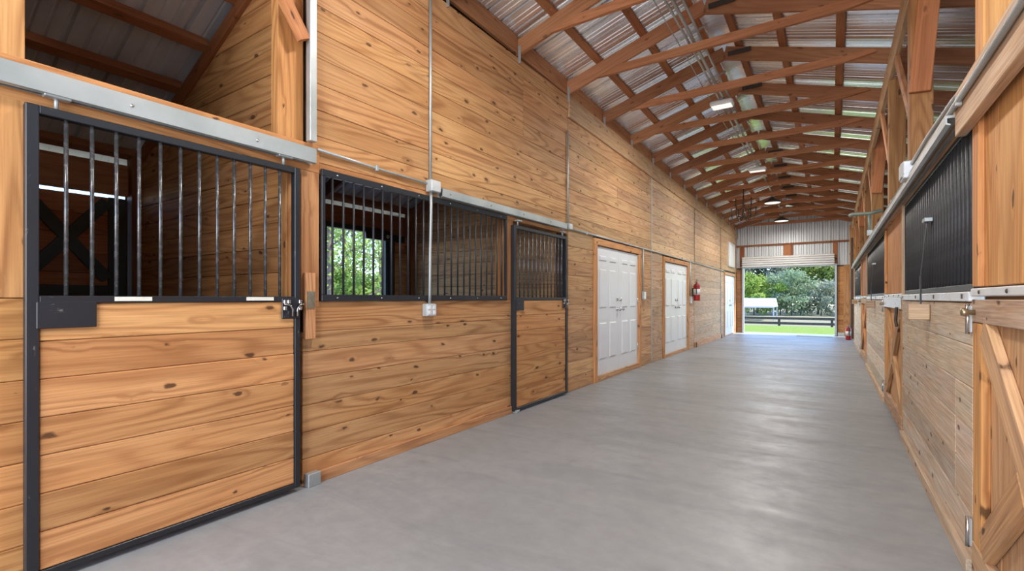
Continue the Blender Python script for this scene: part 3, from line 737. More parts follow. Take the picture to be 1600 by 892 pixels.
def right_door(label, y0, y1, tint, upper, detail=True):
    """closed dutch door: plank panel with cross brace below, plain wooden leaf above"""
    root = empty('wooden_dutch_door', (XR, (y0 + y1) / 2, 0.0), label, 'dutch door', 'cross braced wooden dutch doors on the right')
    x = XR
    n = max(4, int((y1 - y0) / 0.24)); wdt = (y1 - y0) / n
    for i in range(n):
        box('plank', (x + 0.03, x + 0.05), (y0 + i * wdt + 0.001, y0 + (i + 1) * wdt - 0.001), (0.03, 1.2), 'pine', root, vary(tint, 0.06))
        box('upper_plank', (x + 0.02, x + 0.045), (y0 + i * wdt + 0.001, y0 + (i + 1) * wdt - 0.001), (1.27, 2.03), 'pine', root, vary(upper, 0.06))
    fw = 0.14
    box('frame_stile', (x, x + 0.03), (y0, y0 + fw), (0.03, 1.115), 'pine', root, vary(tint))
    box('frame_stile', (x, x + 0.03), (y1 - fw, y1), (0.17, 1.115), 'pine', root, vary((1.05, 0.90, 0.68, 0.95)))
    box('frame_rail', (x - 0.004, x + 0.03), (y0, y1), (0.03, 0.168), 'pine', root, vary((1.0, 0.95, 0.9, 0.6)))
    box('frame_rail', (x - 0.004, x + 0.03), (y0, y1), (1.118, 1.215), 'pine', root, vary((1.0, 0.98, 0.95, 0.35)))
    ym = (y0 + y1) / 2
    a0, a1 = y0 + fw + 0.02, y1 - fw - 0.02
    board('cross_brace', (x + 0.013, a0, 0.20), (x + 0.013, a1, 1.09), 0.13, 0.032, (1, 0, 0), 'pine', root, vary(tint, 0.1))
    for pa, pb in (((a0, 1.09), (ym - 0.06, 0.69)), ((ym + 0.06, 0.60), (a1, 0.20))):
        board('cross_brace', (x + 0.011, pa[0], pa[1]), (x + 0.011, pb[0], pb[1]), 0.13, 0.032, (1, 0, 0), 'pine', root, vary((0.92, 0.82, 0.72, 0.75), 0.1))
    box('upper_stile', (x - 0.002, x + 0.02), (y1 - 0.10, y1), (1.27, 2.0), 'pine', root, vary((1.05, 0.88, 0.74, 1)))
    st = box('metal_edge', (x - 0.008, x + 0.05), (y0, y1), (1.228, 1.262), 'white_metal', root, bev=0.004)
    for i in range(4):
        lathe('screw', [(0.009, 0), (0.006, -0.004), (0, -0.005)], (x - 0.008, y0 + 0.15 + i * (y1 - y0 - 0.3) / 3, 1.245), 'iron', st, 8, 'X')
    for z in (1.13, 0.20):
        h = box('hinge', (x - 0.012, x), (y1 - 0.005, y1 + 0.035), (z - 0.06, z + 0.06), 'galvanised', root)
        rod('hinge_pin', (x - 0.016, y1 + 0.006, z - 0.065), (x - 0.016, y1 + 0.006, z + 0.065), 0.008, 'chrome', h, 8)
    lathe('knob', [(0.012, 0), (0.010, -0.02), (0.02, -0.03), (0.016, -0.045), (0, -0.048)], (x - 0.004, y1 - 0.06, 1.16), 'brass', root, 10, 'X')
    return root
right_door('wooden dutch door with cross brace nearest on the right, cut by the frame', 1.42, 2.85, (1.06, 1.0, 0.94, 0.72), (1.05, 0.92, 0.70, 0.95))
d2 = right_door('wooden dutch door with a white metal plate, between the two nearer right grilles', 5.385, 7.06, (1.0, 0.92, 0.80, 0.8), (0.9, 0.74, 0.58, 0.95))
box('metal_plate', (XR - 0.012, XR - 0.006), (5.40, 7.04), (1.125, 1.227), 'white_metal', d2)
tube('latch_chain', [(XR - 0.03, 5.47, 1.14), (XR - 0.035, 5.49, 1.02), (XR - 0.03, 5.47, 0.97)], 0.012, 'iron', d2, 6)
right_door('wooden dutch door farthest down the right wall', 10.60, 12.57, (0.95, 0.82, 0.62, 1), (0.7, 0.52, 0.38, 1))
for (y0, y1), nm, n in (((2.90, 5.33), 'black barred grille nearest on the right wall', 27), ((7.10, 10.54), 'middle black barred grille on the right wall', 34), ((12.62, 16.15), 'farthest black barred grille on the right wall', 34)):
    g = grille(nm, XR + 0.012, 1, y0, y1, 1.255, 2.03, n, 0.03, 0.010, 'bar_dark')
    box('metal_edge', (XR - 0.008, XR + 0.05), (y0, y1), (1.205, 1.250), 'white_metal', g, bev=0.004)
    for k in range(4):
        box('bolt', (XR - 0.012, XR - 0.008), (y0 + 0.1 + k * (y1 - y0 - 0.2) / 3, y0 + 0.118 + k * (y1 - y0 - 0.2) / 3), (1.218, 1.24), 'iron', g, bev=0)
    box('jamb', (XR - 0.006, XR + 0.06), (y1 + 0.0, y1 + 0.035), (1.21, 2.03), 'pine', g, (1.1, 1.08, 1.04, 0.4))
for y, nm in ((3.98, 'nearest square wooden block on the right wall under a black strap'), (8.6, 'middle square wooden block on the right wall under a black strap'), (14.4, 'farthest square wooden block on the right wall under a black strap')):
    r_ = empty('latch_block', (XR - 0.05, y, 1.1), nm, 'block', 'wooden latch blocks on the right wall')
    box('block', (XR - 0.105, XR - 0.001), (y - 0.05, y + 0.05), (1.085, 1.185), 'pine', r_, (1.0, 0.98, 0.92, 0.4), 0.006)
    box('strap', (XR - 0.045, XR - 0.038), (y - 0.02, y + 0.02), (1.185, 1.36), 'black_steel', r_)
    board('strap', (XR - 0.041, y, 1.355), (XR - 0.010, y - 0.02, 1.72), 0.022, 0.006, (1, 0, 0), 'black_steel', r_)
    box('catch', (XR - 0.03, XR + 0.012), (y - 0.05, y + 0.04), (1.70, 1.725), 'galvanised', r_)
rt = track('long galvanised track over the grilles of the right wall', XR - 0.075, 2.95, 15.9, 2.015, 2.06)
xr = XR - 0.055
conduit('conduit on the header over the nearest right door', [(xr, YB + 0.2, 2.075), (xr, 0.8, 2.075), (xr, 2.2, 2.072), (xr, 4.3, 2.085)], 0.0125, [(xr - 0.004, 0.9 + 0.95 * k, 2.073) for k in range(3)])
conduit('conduit curving above the header to the right junction box', [(XR + 0.02, 2.6, 2.19), (XR - 0.01, 3.2, 2.20), (XR - 0.03, 3.8, 2.19), (XR - 0.05, 4.28, 2.15)], 0.0125)
conduit('conduit running down the right wall past the junction box', [(xr, 4.45, 2.09), (xr, 9.0, 2.10), (xr, 15.6, 2.11)], 0.0125, [(xr - 0.004, 5.6 + 1.9 * k, 2.10) for k in range(5)])
r_ = empty('junction_box', (XR - 0.05, 4.37, 2.05), 'pale junction box where the right wall conduits meet', 'electrical box')
box('housing', (XR - 0.10, XR - 0.028), (4.29, 4.46), (2.055, 2.175), 'white_metal', r_, bev=0.006)
box('cover', (XR - 0.108, XR - 0.10), (4.30, 4.45), (2.065, 2.165), 'grey_box', r_)
r_ = empty('wall_hook', (XR - 0.1, 8.6, 2.17), 'grey green T shaped bracket standing above the right track', 'bracket')
rod('stem', (XR - 0.06, 8.6, 2.12), (XR - 0.06, 8.6, 2.42), 0.022, 'green_metal', r_, 10)
tube('arm', [(XR - 0.30, 8.62, 2.42), (XR - 0.26, 8.62, 2.45), (XR - 0.06, 8.6, 2.44), (XR + 0.08, 8.58, 2.47)], 0.026, 'green_metal', r_, 10)
box('clamp', (XR - 0.09, XR - 0.03), (8.56, 8.64), (2.12, 2.20), 'galvanised', r_)

# right lean-to: outer wall, partitions
bm = bmesh.new(); bm_box(bm, (XRB + 0.04, XRB + 0.07), (YB, YE), (0.0, 2.2))
wo_ = tag(meshobj('wall_outer', bm, 'dark_wood'), kind='structure')
plank_rows(wo_, 'y', XRB, 1, YB, YE, 0.0, 2.2, (0.8, 0.65, 0.52, 1), row=0.28)
for y, nm in ((2.80, 'near'), (7.07, 'mid'), (12.58, 'far')):
    bm = bmesh.new(); bm_box(bm, (XR + 0.16, XRB), (y + 0.001, y + 0.03), (0.0, 2.05))
    w_ = tag(meshobj('wall_divider_' + nm, bm, 'dark_wood'), kind='structure')
    plank_rows(w_, 'x', y, -1, XR + 0.16, XRB, 0.0, 2.05, (0.8, 0.66, 0.52, 1), row=0.20)

# ------------------------------------------------------------------ far end wall with roller door
bm = bmesh.new()
DX0, DX1, DZ = -2.60, 0.075, 2.33
y0, y1 = YE + 0.02, YE + 0.03
bm_box(bm, (XL - 0.1, DX0 - 0.05), (y0, y1), (0, 2.3)); bm_box(bm, (DX1 + 0.05, XR + 0.2), (y0, y1), (0, 2.3))
we = tag(meshobj('wall_far', bm, 'dark_wood'), kind='structure')
def ribbed(width, h, pitch, depth, mat):
    bm = bmesh.new(); prof = []
    n = int(round(width / pitch))
    for k in range(n):
        u = k * pitch
        prof += [(u, 0), (u + pitch * 0.30, 0), (u + pitch * 0.34, depth * 0.3), (u + pitch * 0.38, 0), (u + pitch * 0.58, 0), (u + pitch * 0.62, depth * 0.3), (u + pitch * 0.66, 0), (u + pitch * 0.86, 0), (u + pitch * 0.90, depth), (u + pitch * 0.96, depth)]
    prof.append((n * pitch, 0))
    A = [bm.verts.new((0, u, v)) for u, v in prof]; B = [bm.verts.new((h, u, v)) for u, v in prof]
    for i in range(len(prof) - 1): bm.faces.new((A[i], A[i + 1], B[i + 1], B[i]))
    bm.normal_update(); me = bpy.data.meshes.new('sheet'); bm.to_mesh(me); bm.free(); me.materials.append(MATS[mat]); return me
gm = ribbed(0.90, 2.05, 0.225, 0.045, 'wall_metal')
for k in range(5):
    o = bpy.data.objects.new('metal_panel', gm)
    # local X up, local Y across (-X world), local Z depth (+Y world)
    m = Matrix(((0, -1, 0), (0, 0, 1), (1, 0, 0))).to_4x4()
    m.translation = (XL - 0.12 + 0.90 * (k + 1), YE + 0.032, 2.30)
    o.matrix_basis = m; link(o, we)
box('girt', (XL, XR + 0.1), (YE - 0.03, YE + 0.03), (3.04, 3.10), 'framing', we, (0.7, 0.6, 0.5, 1))
for x0, x1, t_ in ((-2.74, -2.60, (0.8, 0.6, 0.5, 1)), (-1.38, -1.16, (1.25, 1.1, 0.9, 1)), (-1.15, -1.10, (0.8, 0.6, 0.5, 1)), (0.02, 0.15, (1.0, 0.85, 0.7, 1))):
    box('post', (x0, x1), (YE - 0.02, YE + 0.025), (2.33, 3.04), 'framing', we, t_)
plank_rows(we, 'x', YE, 1, XL, DX0 - 0.07, 0.0, 2.25, (0.75, 0.62, 0.52, 0.7))
plank_rows(we, 'x', YE, 1, DX1 + 0.07, XR - 0.02, 0.0, 2.25, (0.95, 0.84, 0.66, 0.9))
box('post', (XR - 0.20, XR - 0.06), (YE - 0.12, YE), (0, 2.28), 'pine', we, (1, 0.9, 0.78, 0.9))
rd = empty('roller_door', ((DX0 + DX1) / 2, YE, 0), 'rolled up pale metal roller door above the far opening', 'roller door')
for k, (x0, x1) in enumerate(((DX0 - 0.06, DX0), (DX1, DX1 + 0.06))):
    box('guide', (x0, x1), (YE - 0.10, YE + 0.05), (0, DZ + 0.02), 'jamb_metal', rd, bev=0.008)
for k in range(5):
    z0 = DZ - 0.02 + k * 0.073
    dpt = 0.10 + 0.045 * math.sin((k + 0.7) / 5.2 * math.pi)
    box('slat', (DX0 - 0.06, DX1 - 0.0), (YE - dpt - 0.06, YE - 0.03), (z0, z0 + 0.066), 'shutter_metal', rd, bev=0.022)
box('bottom_bar', (DX0, DX1), (YE - 0.07, YE - 0.02), (DZ - 0.06, DZ - 0.022), 'jamb_metal', rd)
rod('axle', (DX0 - 0.09, YE - 0.09, DZ + 0.17), (DX1 + 0.06, YE - 0.09, DZ + 0.17), 0.02, 'iron', rd, 8)
box('motor_box', (0.15, 0.33), (YE - 0.16, YE - 0.02), (0.0, 0.12), 'grey_box', rd)

# ------------------------------------------------------------------ roof over the aisle and the right lean-to
ce = empty('ceiling', (0, 0, 4.0), kind='structure')
ty = [4.42 + 1.172 * k for k in range(-6, 13)]
RD = 0.165
TR = (1.0, 1.0, 1.0, 1)
for i, y in enumerate(ty):
    for x1 in (XL - 0.06, XRB + 0.3):
        a = Vector((XRG, y, rb(XRG, y) + RD / 2)); b = Vector((x1, y, rb(x1, y) + RD / 2))
        if x1 > 0:      # the right slope is framed in two lengths that lap over the eave beam
            c_ = Vector((XR + 0.06, y, rb(XR + 0.06, y) + RD / 2))
            board('rafter', a, c_, RD, 0.042, (0, 1, 0), 'framing', ce, vary(TR, 0.1), 0.004)
            board('rafter', c_ + Vector((0.002, 0, 0)), b, RD, 0.042, (0, 1, 0), 'framing', ce, vary((0.85, 0.85, 0.85, 1), 0.1), 0.004)
        else: board('rafter', a, b, RD, 0.042, (0, 1, 0), 'framing', ce, vary(TR, 0.1), 0.004)
    zb = 3.955 + sag(y) + random.uniform(-0.01, 0.01)
    xl = -2.62; xr_ = 0.40
    # collar tie with ends cut to the rafters
    bm = bmesh.new()
    pts = [(-2.42, 0), (xr_ - 0.30, 0.0), (xr_ + 0.02, 0.045), (xr_ - 0.02, 0.092), (-2.12, 0.092)]
    cx = XRG
    A = [bm.verts.new((p[0] - cx, -0.02, p[1])) for p in pts]; B = [bm.verts.new((p[0] - cx, 0.02, p[1])) for p in pts]
    bm.faces.new(A); bm.faces.new(B[::-1])
    for k in range(5): bm.faces.new((A[k], B[k], B[(k + 1) % 5], A[(k + 1) % 5]))
    bmesh.ops.recalc_face_normals(bm, faces=bm.faces)
    meshobj('collar_tie', bm, 'framing', ce, vary((1.12, 1.05, 1.0, 1), 0.08), loc=(cx, y - 0.042, zb))
    # hurricane tie at the plate
    box('rafter_tie', (XL - 0.002, XL + 0.032), (y - 0.028, y - 0.022), (rb(XL, y) - 0.10, rb(XL, y) + 0.09), 'galvanised', ce, bev=0)
    box('ridge_gusset', (XRG + 0.05, XRG + 0.32), (y - 0.068, y - 0.063), (rb(XRG, y) + 0.005, rb(XRG, y) + 0.06), 'iron', ce, bev=0)
    if i < len(ty) - 1:
        y2 = ty[i + 1]; ym = (y + y2) / 2
        board('blocking', (XL - 0.03, y + 0.024, rb(XL, y) + 0.105), (XL - 0.03, y2 - 0.024, rb(XL, y2) + 0.105), 0.20, 0.038, (1, 0, 0), 'framing', ce, vary((1.3, 1.35, 1.3, 1), 0.06))
def rt_top(x, y): return rb(x, y) + RD * 1.043
for px_, pw in ((-1.335, 0.085), (-1.86, 0.085), (-2.42, 0.085), (-0.995, 0.085), (-0.50, 0.085), (0.08, 0.085), (0.72, 0.085), (1.35, 0.085), (2.0, 0.085), (2.65, 0.085), (3.3, 0.085)):
    nrm = Vector((PITCH * (1 if px_ > XRG else -1), 0, 1))
    yy = ty[0] - 0.1
    while yy < YE:
        ye = min(yy + 3.516, YE + 0.1)
        board('purlin', (px_, yy + 0.002, rt_top(px_, yy) + 0.019), (px_, ye - 0.002, rt_top(px_, ye) + 0.019), pw, 0.038, nrm, 'framing', ce, vary((1.05, 1.0, 0.95, 1), 0.12))
        yy = ye
def roof_sheet(L, width, pitch, depth, mat, shear):
    me = ribbed(width, L, pitch, depth, mat)
    for v in me.vertices: v.co.z += shear * v.co.y
    return me
cosp = math.cos(math.atan(PITCH))
LL = (XRG - 0.125 - (XL - 0.25)) / cosp; LR = (XRB + 0.5 - (XRG + 0.125)) / cosp
smL = roof_sheet(LL, 0.9, 0.225, 0.040, 'roof_metal', -0.018 * cosp); smR = roof_sheet(LR, 0.9, 0.225, 0.040, 'roof_metal', -0.018 * cosp)
y = -3.1
while y < YE + 0.4:
    for s, me in ((-1, smL), (1, smR)):
        x0 = XRG + s * 0.125
        xa = Vector((s * cosp, 0, -PITCH * cosp)); ya = Vector((0, 1, 0)); za = Vector((s * PITCH * cosp, 0, cosp))
        m = Matrix((xa, ya, za)).transposed().to_4x4()
        m.translation = (x0, y, rt_top(x0, y) + 0.041)
        o = bpy.data.objects.new('roof_panel', me); o.matrix_basis = m; link(o, ce)
    y += 0.9
# bent ridge cap, one length per bay pair
yy = -3.1
while yy < YE + 0.3:
    ye = min(yy + 3.0, YE + 0.4)
    bm = bmesh.new(); A = []; B = []
    for k in range(15):
        a = math.pi * k / 14; x = 0.19 * math.cos(a); z = 0.11 * math.sin(a)
        A.append(bm.verts.new((x, 0, z))); B.append(bm.verts.new((x, ye - yy - 0.002, z - 0.018 * (ye - yy))))
    for k in range(14): bm.faces.new((A[k], B[k], B[k + 1], A[k + 1]))
    meshobj('ridge_cap', bm, 'roof_metal', ce, loc=(XRG, yy, rt_top(XRG + 0.19, yy) + 0.066), smooth=True)
    yy = ye

# ------------------------------------------------------------------ left lean-to roof
cl = empty('ceiling_lean_to', (-4.2, 2, 3.3), kind='structure')
cosl = math.cos(math.atan(LP)); Lx = (XL - 0.05 - (XLB - 0.22)) / cosl
sm = ribbed(0.9, Lx, 0.30, 0.03, 'dull_metal')
y = -2.8
while y < 18.4:  # carried on past the stalls, unseen, to block the sun
    xa = Vector((-cosl, 0, -LP * cosl)); za = Vector((-LP * cosl, 0, cosl)); ya = Vector((0, 1, 0))
    m = Matrix((xa, ya, za)).transposed().to_4x4(); m.translation = (XL - 0.05, y, lb(XL - 0.05) + 0.10)
    o = bpy.data.objects.new('roof_panel', sm); o.matrix_basis = m; link(o, cl); y += 0.9
for x in (-3.2, -3.68, -4.16, -4.64, -5.12, -5.58):
    for y0, y1 in ((-2.8, 1.84), (1.93, 5.49), (5.58, 18.4)):
        board('purlin', (x, y0, lb(x) + 0.055), (x, y1, lb(x) + 0.055), 0.085, 0.075, (-LP, 0, 1), 'framing', cl, vary((0.72, 0.62, 0.55, 1), 0.1))
for y in (0.02, 3.75):
    board('rafter', (XL - 0.12, y, lb(XL - 0.12) - 0.07), (XLB - 0.1, y, lb(XLB - 0.1) - 0.07), 0.16, 0.04, (0, 1, 0), 'framing', cl, (0.8, 0.72, 0.62, 1))
board('rafter', (XL - 0.12, 5.42, lb(XL - 0.12) - 0.03), (XLB - 0.1, 5.42, lb(XLB - 0.1) - 0.03), 0.16, 0.04, (0, 1, 0), 'framing', cl, (1.05, 0.95, 0.85, 1))

# ------------------------------------------------------------------ fixtures under the ridge
def pendant(label, y, zl, x=-1.30):
    top = 4.03 + sag(y)
    root = empty('pendant_lamp', (x, y, zl), label, 'lamp', 'round pendant lamps under the ridge')
    lathe('shade', [(0.03, 0.15), (0.06, 0.14), (0.09, 0.10), (0.19, 0.045), (0.21, 0.0), (0.20, 0.0), (0.17, 0.04), (0.05, 0.10)], (x, y, zl), 'iron', root, 24)
    lathe('diffuser', [(0.0, -0.012), (0.10, -0.010), (0.185, 0.0), (0.185, 0.018), (0.0, 0.02)], (x, y, zl), 'lamp_glow', root, 24)
    rod('stem', (x, y, zl + 0.14), (x, y, max(top, zl + 0.2)), 0.012, 'galvanised', root, 8)
    lathe('canopy', [(0.05, 0.0), (0.05, -0.02), (0.02, -0.035), (0.0, -0.035)], (x, y, max(top, zl + 0.2)), 'galvanised', root, 12)
    add_light('bulb', 'AREA', (x, y, zl - 0.03), LAMP_W, (1.0, 0.965, 0.91), root, shape='DISK', size=0.34)
    return root
pendant('round pendant lamp farthest down the aisle by the metal gable', 16.95, 3.60)
pendant('round pendant lamp second from the metal gable', 14.28, 3.72)
pendant('added round pendant lamp, out of view above the camera end', -0.9, 3.75)  # extra fixture out of view, added to brighten the camera end
def flood(label, y, z, w, d, x=-1.30):
    root = empty('flood_light', (x, y, z), label, 'lamp', 'white box lamps on the collar ties')
    box('housing', (x - w / 2, x + w / 2), (y - d / 2, y + d / 2), (z, z + 0.07), 'white_plastic', root, bev=0.02)
    box('lens', (x - w / 2 + 0.02, x + w / 2 - 0.02), (y - d / 2 + 0.02, y + d / 2 - 0.02), (z - 0.008, z + 0.0), 'lamp_glow', root, bev=0.003)
    box('bracket', (x - 0.03, x + 0.03), (y - 0.02, y + 0.02), (z + 0.07, z + 0.12), 'galvanised', root)
    add_light('bulb', 'AREA', (x, y, z - 0.02), LAMP_W, (1.0, 0.965, 0.91), root, shape='RECTANGLE', size=w, size_y=d)
flood('white box lamp nearest under the ridge conduits', 7.33, 3.945, 0.30, 0.20)
flood('white oblong lamp over the middle of the aisle', 10.87, 3.80, 0.32, 0.16, -1.26)
flood('added white box lamp, out of view above the near aisle', 2.4, 4.0, 0.30, 0.20)  # unseen extra lamp, added for more light on the near aisle
def ridge_conduit(label, x, z, y0, y1, r):
    pts = [(x + 0.01 * math.sin(k * 1.7), y0 + (y1 - y0) * k / 8, z + sag(y0 + (y1 - y0) * k / 8) + 0.006 * math.sin(k * 2.3)) for k in range(9)]
    conduit(label, pts, r)
ridge_conduit('thick conduit of the bundle hung under the ridge', -1.27, 4.07, 0.0, 16.9, 0.018)
ridge_conduit('second conduit of the ridge bundle, left of the thick one', -1.33, 4.06, 0.0, 10.7, 0.012)
ridge_conduit('conduit of the ridge bundle next to the ridge cap', -1.20, 4.08, 0.0, 7.9, 0.013)
ridge_conduit('thin wire left of the ridge conduit bundle', -1.43, 4.06, 0.0, 9.2, 0.005)
for k, (x, y) in enumerate(((-1.27, 5.5), (-1.25, 6.68), (-1.26, 9.0))):
    tag(rod('conduit_clamp', (x - 0.12, y - 0.09, 4.05 + sag(y)), (x + 0.12, y - 0.06, 4.14 + sag(y)), 0.012, 'galvanised'), ('short slanting conduit clamp nearest on the ridge bundle', 'short slanting conduit clamp second along the ridge bundle', 'short slanting conduit clamp third along the ridge bundle')[k], 'clamp', 'clamps on the ridge conduits')

# wrought iron candle chandelier
cx, cy, cz = -1.80, 12.9, 3.10
ch = empty('chandelier', (cx, cy, cz), 'dark wrought iron candle chandelier hanging left of the pendant lamps', 'chandelier')
rod('rod', (cx, cy, cz + 0.2), (cx, cy, 3.95), 0.012, 'iron', ch, 8)
lathe('hub', [(0.0, 0.08), (0.03, 0.10), (0.045, 0.16), (0.03, 0.22), (0.015, 0.3), (0.0, 0.31)], (cx, cy, cz), 'iron', ch, 12)
for ring_r, zz, n in ((0.27, 0.10, 6), (0.17, 0.34, 4)):
    for k in range(n):
        a = 2 * math.pi * k / n + 0.3 * zz; ca, sa = math.cos(a), math.sin(a)
        arm = tube('arm', [(cx + ca * 0.02, cy + sa * 0.02, cz + zz + 0.02), (cx + ca * ring_r * 0.45, cy + sa * ring_r * 0.45, cz + zz - 0.07), (cx + ca * ring_r * 0.85, cy + sa * ring_r * 0.85, cz + zz - 0.05), (cx + ca * ring_r, cy + sa * ring_r, cz + zz + 0.05)], 0.009, 'iron', ch, 6)
        lathe('drip_pan', [(0.0, 0.05), (0.035, 0.055), (0.04, 0.07), (0.0, 0.07)], (cx + ca * ring_r, cy + sa * ring_r, cz + zz), 'iron', arm, 8)
        rod('candle', (cx + ca * ring_r, cy + sa * ring_r, cz + zz + 0.07), (cx + ca * ring_r, cy + sa * ring_r, cz + zz + 0.24), 0.012, 'iron', arm, 6)

# ------------------------------------------------------------------ outdoors
def fence():
    y = 36.0
    f = empty('rail_fence', (-6, y, gz(0, y)), 'dark brown two rail wooden fence beyond the lawn', 'fence')
    for k in range(9):
        x = -17.4 + k * 2.9
        box('post', (x - 0.07, x + 0.07), (y + 0.03, y + 0.17), (gz(x, y) - 0.1, -0.02), 'fence_wood', f)
        if k < 8:
            for z in (-0.09, -0.41, -0.85):
                box('rail', (x, x + 2.895), (y - 0.02, y + 0.03), (z - 0.08, z + 0.08), 'fence_wood', f)
fence()
def carport():
    yc, x1, x0 = 64.0, -5.45, -12.5
    g0 = gz(x1, yc)
    c = empty('carport', ((x0 + x1) / 2, yc, g0), 'white roofed open carport in the field beyond the fence', 'carport')
    for x in (x0 + 0.1, (x0 + x1) / 2, x1 - 0.1):
        for y in (yc - 2, yc + 2):
            box('leg', (x - 0.06, x + 0.06), (y - 0.06, y + 0.06), (g0 - 0.1, 0.25), 'jamb_metal', c)
    for s in (-1, 1):
        board('roof_sheet', (x0, yc + s * 1.1, 0.74), (x1, yc + s * 1.1, 0.74), 2.5, 0.05, (0, s * 0.42, 1), 'canopy', c)
        box('eave_rail', (x0, x1), (yc + s * 2.15 - 0.05, yc + s * 2.15 + 0.05), (0.12, 0.26), 'jamb_metal', c)
    for x in (x0, x1 - 0.04):
        bm = bmesh.new()
        v = [bm.verts.new(q) for q in ((x, yc - 2.1, 0.24), (x, yc + 2.1, 0.24), (x, yc, 1.12), (x + 0.04, yc - 2.1, 0.24), (x + 0.04, yc + 2.1, 0.24), (x + 0.04, yc, 1.12))]
        for q in ((0, 1, 2), (5, 4, 3), (0, 3, 4, 1), (1, 4, 5, 2), (2, 5, 3, 0)): bm.faces.new([v[i] for i in q])
        meshobj('gable_end', bm, 'canopy', c)
carport()

def tree(name, label, cat, group, loc, h, cr, mat, tint, nleaf, leaf, trunk_r=0.16, crown0=0.3, spread=1.0, nb=9):
    rnd = random.Random(int(abs(loc[0] * 31 + loc[1] * 17 + h * 7)))
    root = empty(name, loc, label, cat, group)
    bm = bmesh.new(); L = Vector(loc)
    lean = Vector((rnd.uniform(-0.08, 0.08), rnd.uniform(-0.08, 0.08), 1))
    top = lean * h * 0.86
    tp = [lean * h * 0.86 * k / 6 + Vector((rnd.uniform(-1, 1), rnd.uniform(-1, 1), 0)) * h * 0.012 * (k > 0) for k in range(7)]
    tp[0].z = -0.15
    bm_tube(bm, tp, [trunk_r * (1 - 0.78 * k / 6) for k in range(7)], 7)
    tips = [(top, cr * 0.55)]
    for k in range(nb):
        f = crown0 + (0.95 - crown0) * (k + rnd.random() * 0.6) / nb
        a = k * 2.4 + rnd.random()
        base = lean * h * 0.86 * f
        reach = cr * spread * (0.55 + 0.6 * rnd.random()) * (1.12 - 0.62 * f)
        end = base + Vector((math.cos(a) * reach, math.sin(a) * reach, h * (0.05 + 0.10 * rnd.random())))
        mid = (base + end) / 2 + Vector((0, 0, -0.02 * h))
        bm_tube(bm, [base, mid, end], [trunk_r * 0.42 * (1.1 - f), trunk_r * 0.28 * (1.1 - f), trunk_r * 0.1], 5)
        tips += [(end, cr * 0.42), (mid, cr * 0.34)]
        for q in range(2):
            e2 = end + Vector((rnd.uniform(-1, 1), rnd.uniform(-1, 1), rnd.uniform(-0.2, 0.9))) * cr * 0.35
            bm_tube(bm, [mid.lerp(end, 0.6), e2], [trunk_r * 0.12, trunk_r * 0.05], 4); tips.append((e2, cr * 0.3))
    meshobj('trunk', bm, 'bark', root, loc=L, smooth=True)
    verts, faces = [], []
    for i in range(nleaf):
        c, r = tips[rnd.randrange(len(tips))]
        d = Vector((rnd.gauss(0, 1), rnd.gauss(0, 1), rnd.gauss(0, 1))).normalized()
        p = c + Vector((d.x, d.y, d.z * 0.75)) * r * (rnd.random() ** 0.45)
        if p.z < 0.1: p.z = 0.1 + rnd.random() * 0.4
        n = (d + Vector((rnd.uniform(-1, 1), rnd.uniform(-1, 1), rnd.uniform(-0.4, 1.2)))).normalized()
        u = n.orthogonal().normalized(); v = n.cross(u); t = rnd.uniform(0, 6.28)
        u, v = u * math.cos(t) + v * math.sin(t), v * math.cos(t) - u * math.sin(t)
        s = leaf * rnd.uniform(0.6, 1.3); b = len(verts)
        verts += [p - u * s, p + v * s * 0.45 + n * s * 0.1, p + u * s, p - v * s * 0.45 + n * s * 0.1]
        faces.append((b, b + 1, b + 2, b + 3))
    me = bpy.data.meshes.new('foliage'); me.from_pydata([tuple(q) for q in verts], [], faces); me.materials.append(MATS[mat])
    o = bpy.data.objects.new('foliage', me); o.location = L; o.color = tint; link(o, root); tag(o, kind='stuff')
    return root
far = [(-19.5, 98, 14, 5.0, 'leaf_green', (0.75, 0.85, 0.75, 1)), (-15.5, 100, 14, 4.6, 'leaf_grey', (0.62, 0.80, 0.80, 1)),
       (-11.2, 97, 13, 4.4, 'leaf_grey', (0.85, 0.8, 0.8, 1)), (-6.8, 100, 14, 4.8, 'leaf_green', (0.85, 0.82, 0.7, 1)), (-2.0, 96, 14, 4.8, 'leaf_green', (1.0, 0.92, 0.75, 1)),
       (2.5, 97, 13, 4.6, 'leaf_green', (0.95, 0.9, 0.75, 1)), (7, 99, 13, 4.8, 'leaf_green', (0.8, 0.9, 0.7, 1)),
       (-9, 108, 18, 6.0, 'leaf_grey', (0.8, 0.95, 0.9, 1)), (-17, 110, 18, 6.0, 'leaf_grey', (0.7, 0.9, 0.85, 1)), (-1, 109, 18, 6, 'leaf_green', (0.8, 0.85, 0.7, 1)), (7, 110, 18, 6, 'leaf_green', (0.8, 0.9, 0.8, 1))]
for i, (x, y, h, cr, m_, t_) in enumerate(far):
    tree('field_tree', 'leafy tree in the tree line beyond the roller door and field', 'tree', 'trees at the far edge of the field', (x, y, gz(x, y)), h, cr, m_, t_, 3200, 0.34, 0.2, 0.16, 1.0, 10)
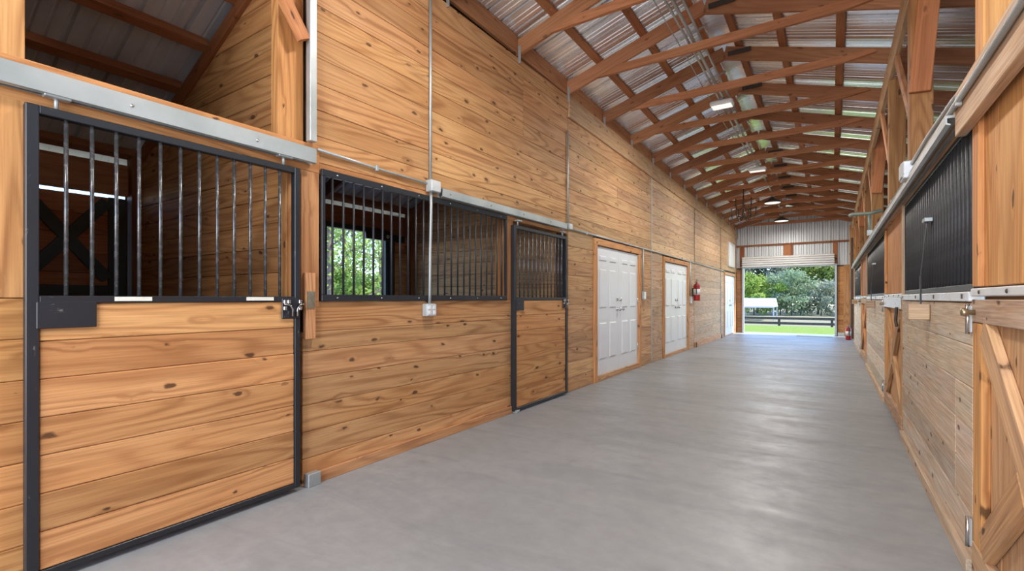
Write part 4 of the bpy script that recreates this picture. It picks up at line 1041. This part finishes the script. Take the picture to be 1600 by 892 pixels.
tree('bright_tree', 'bright yellow green round tree behind the white carport', 'tree', None, (-10.2, 84, gz(0, 84)), 6.4, 3.2, 'leaf_green', (1.35, 1.35, 0.9, 1), 5000, 0.24, 0.14, 0.1, 1.0, 10)
for i, (x, y, h, cr, m_, t_) in enumerate(((-7.0, 89, 6.6, 3.0, 'leaf_grey', (1.15, 1.3, 1.15, 1)), (-5.2, 86, 7.2, 3.3, 'leaf_grey', (1.15, 1.3, 1.0, 1)), (-1.4, 88, 5.4, 2.8, 'leaf_grey', (1.3, 1.25, 1.2, 1)), (3.0, 87, 5.0, 2.8, 'leaf_grey', (1.1, 1.2, 1.0, 1)))):
    tree('field_bush', 'grey green bush standing in front of the far tree line', 'bush', 'bushes in front of the far tree line', (x, y, gz(x, y)), h, cr, m_, t_, 3800, 0.22, 0.10, 0.06, 1.0, 12)
# trees behind the stalls, seen through the open back door
for i, (x, y, h, cr, nl, t_) in enumerate(((-17.0, 12.2, 9.0, 2.6, 2600, (1.0, 1.05, 0.75, 1)), (-19.0, 16.6, 10.0, 2.8, 1900, (1.0, 1.0, 0.8, 1)), (-24.0, 19.2, 9.0, 3.0, 2600, (0.9, 1.0, 0.7, 1)), (-28.0, 21.5, 11.0, 3.2, 2400, (1.0, 1.05, 0.8, 1)), (-26.0, 15.5, 8.0, 3.0, 2400, (0.9, 1.0, 0.75, 1)), (-30.0, 26.5, 9.0, 3.2, 2400, (0.9, 1.0, 0.75, 1)))):
    tree('yard_tree', 'slender tree behind the stalls, seen through the open back doorway', 'tree', 'trees behind the stalls', (x, y, gz(x, y)), h, cr, 'leaf_green', t_, int(nl * 0.9), 0.125, 0.17, 0.12, 0.95, 14)
for i, (x, y) in enumerate(((-24, 14.5), (-27, 18.5), (-29, 22), (-22, 18), (-33, 27))):
    tree('yard_bush', 'low leafy bush under the trees behind the stalls', 'bush', 'bushes behind the stalls', (x, y, gz(x, y)), 3.0, 2.2, 'leaf_green', (0.9, 1.0, 0.7, 1), 2600, 0.15, 0.06, 0.05, 1.0, 10)
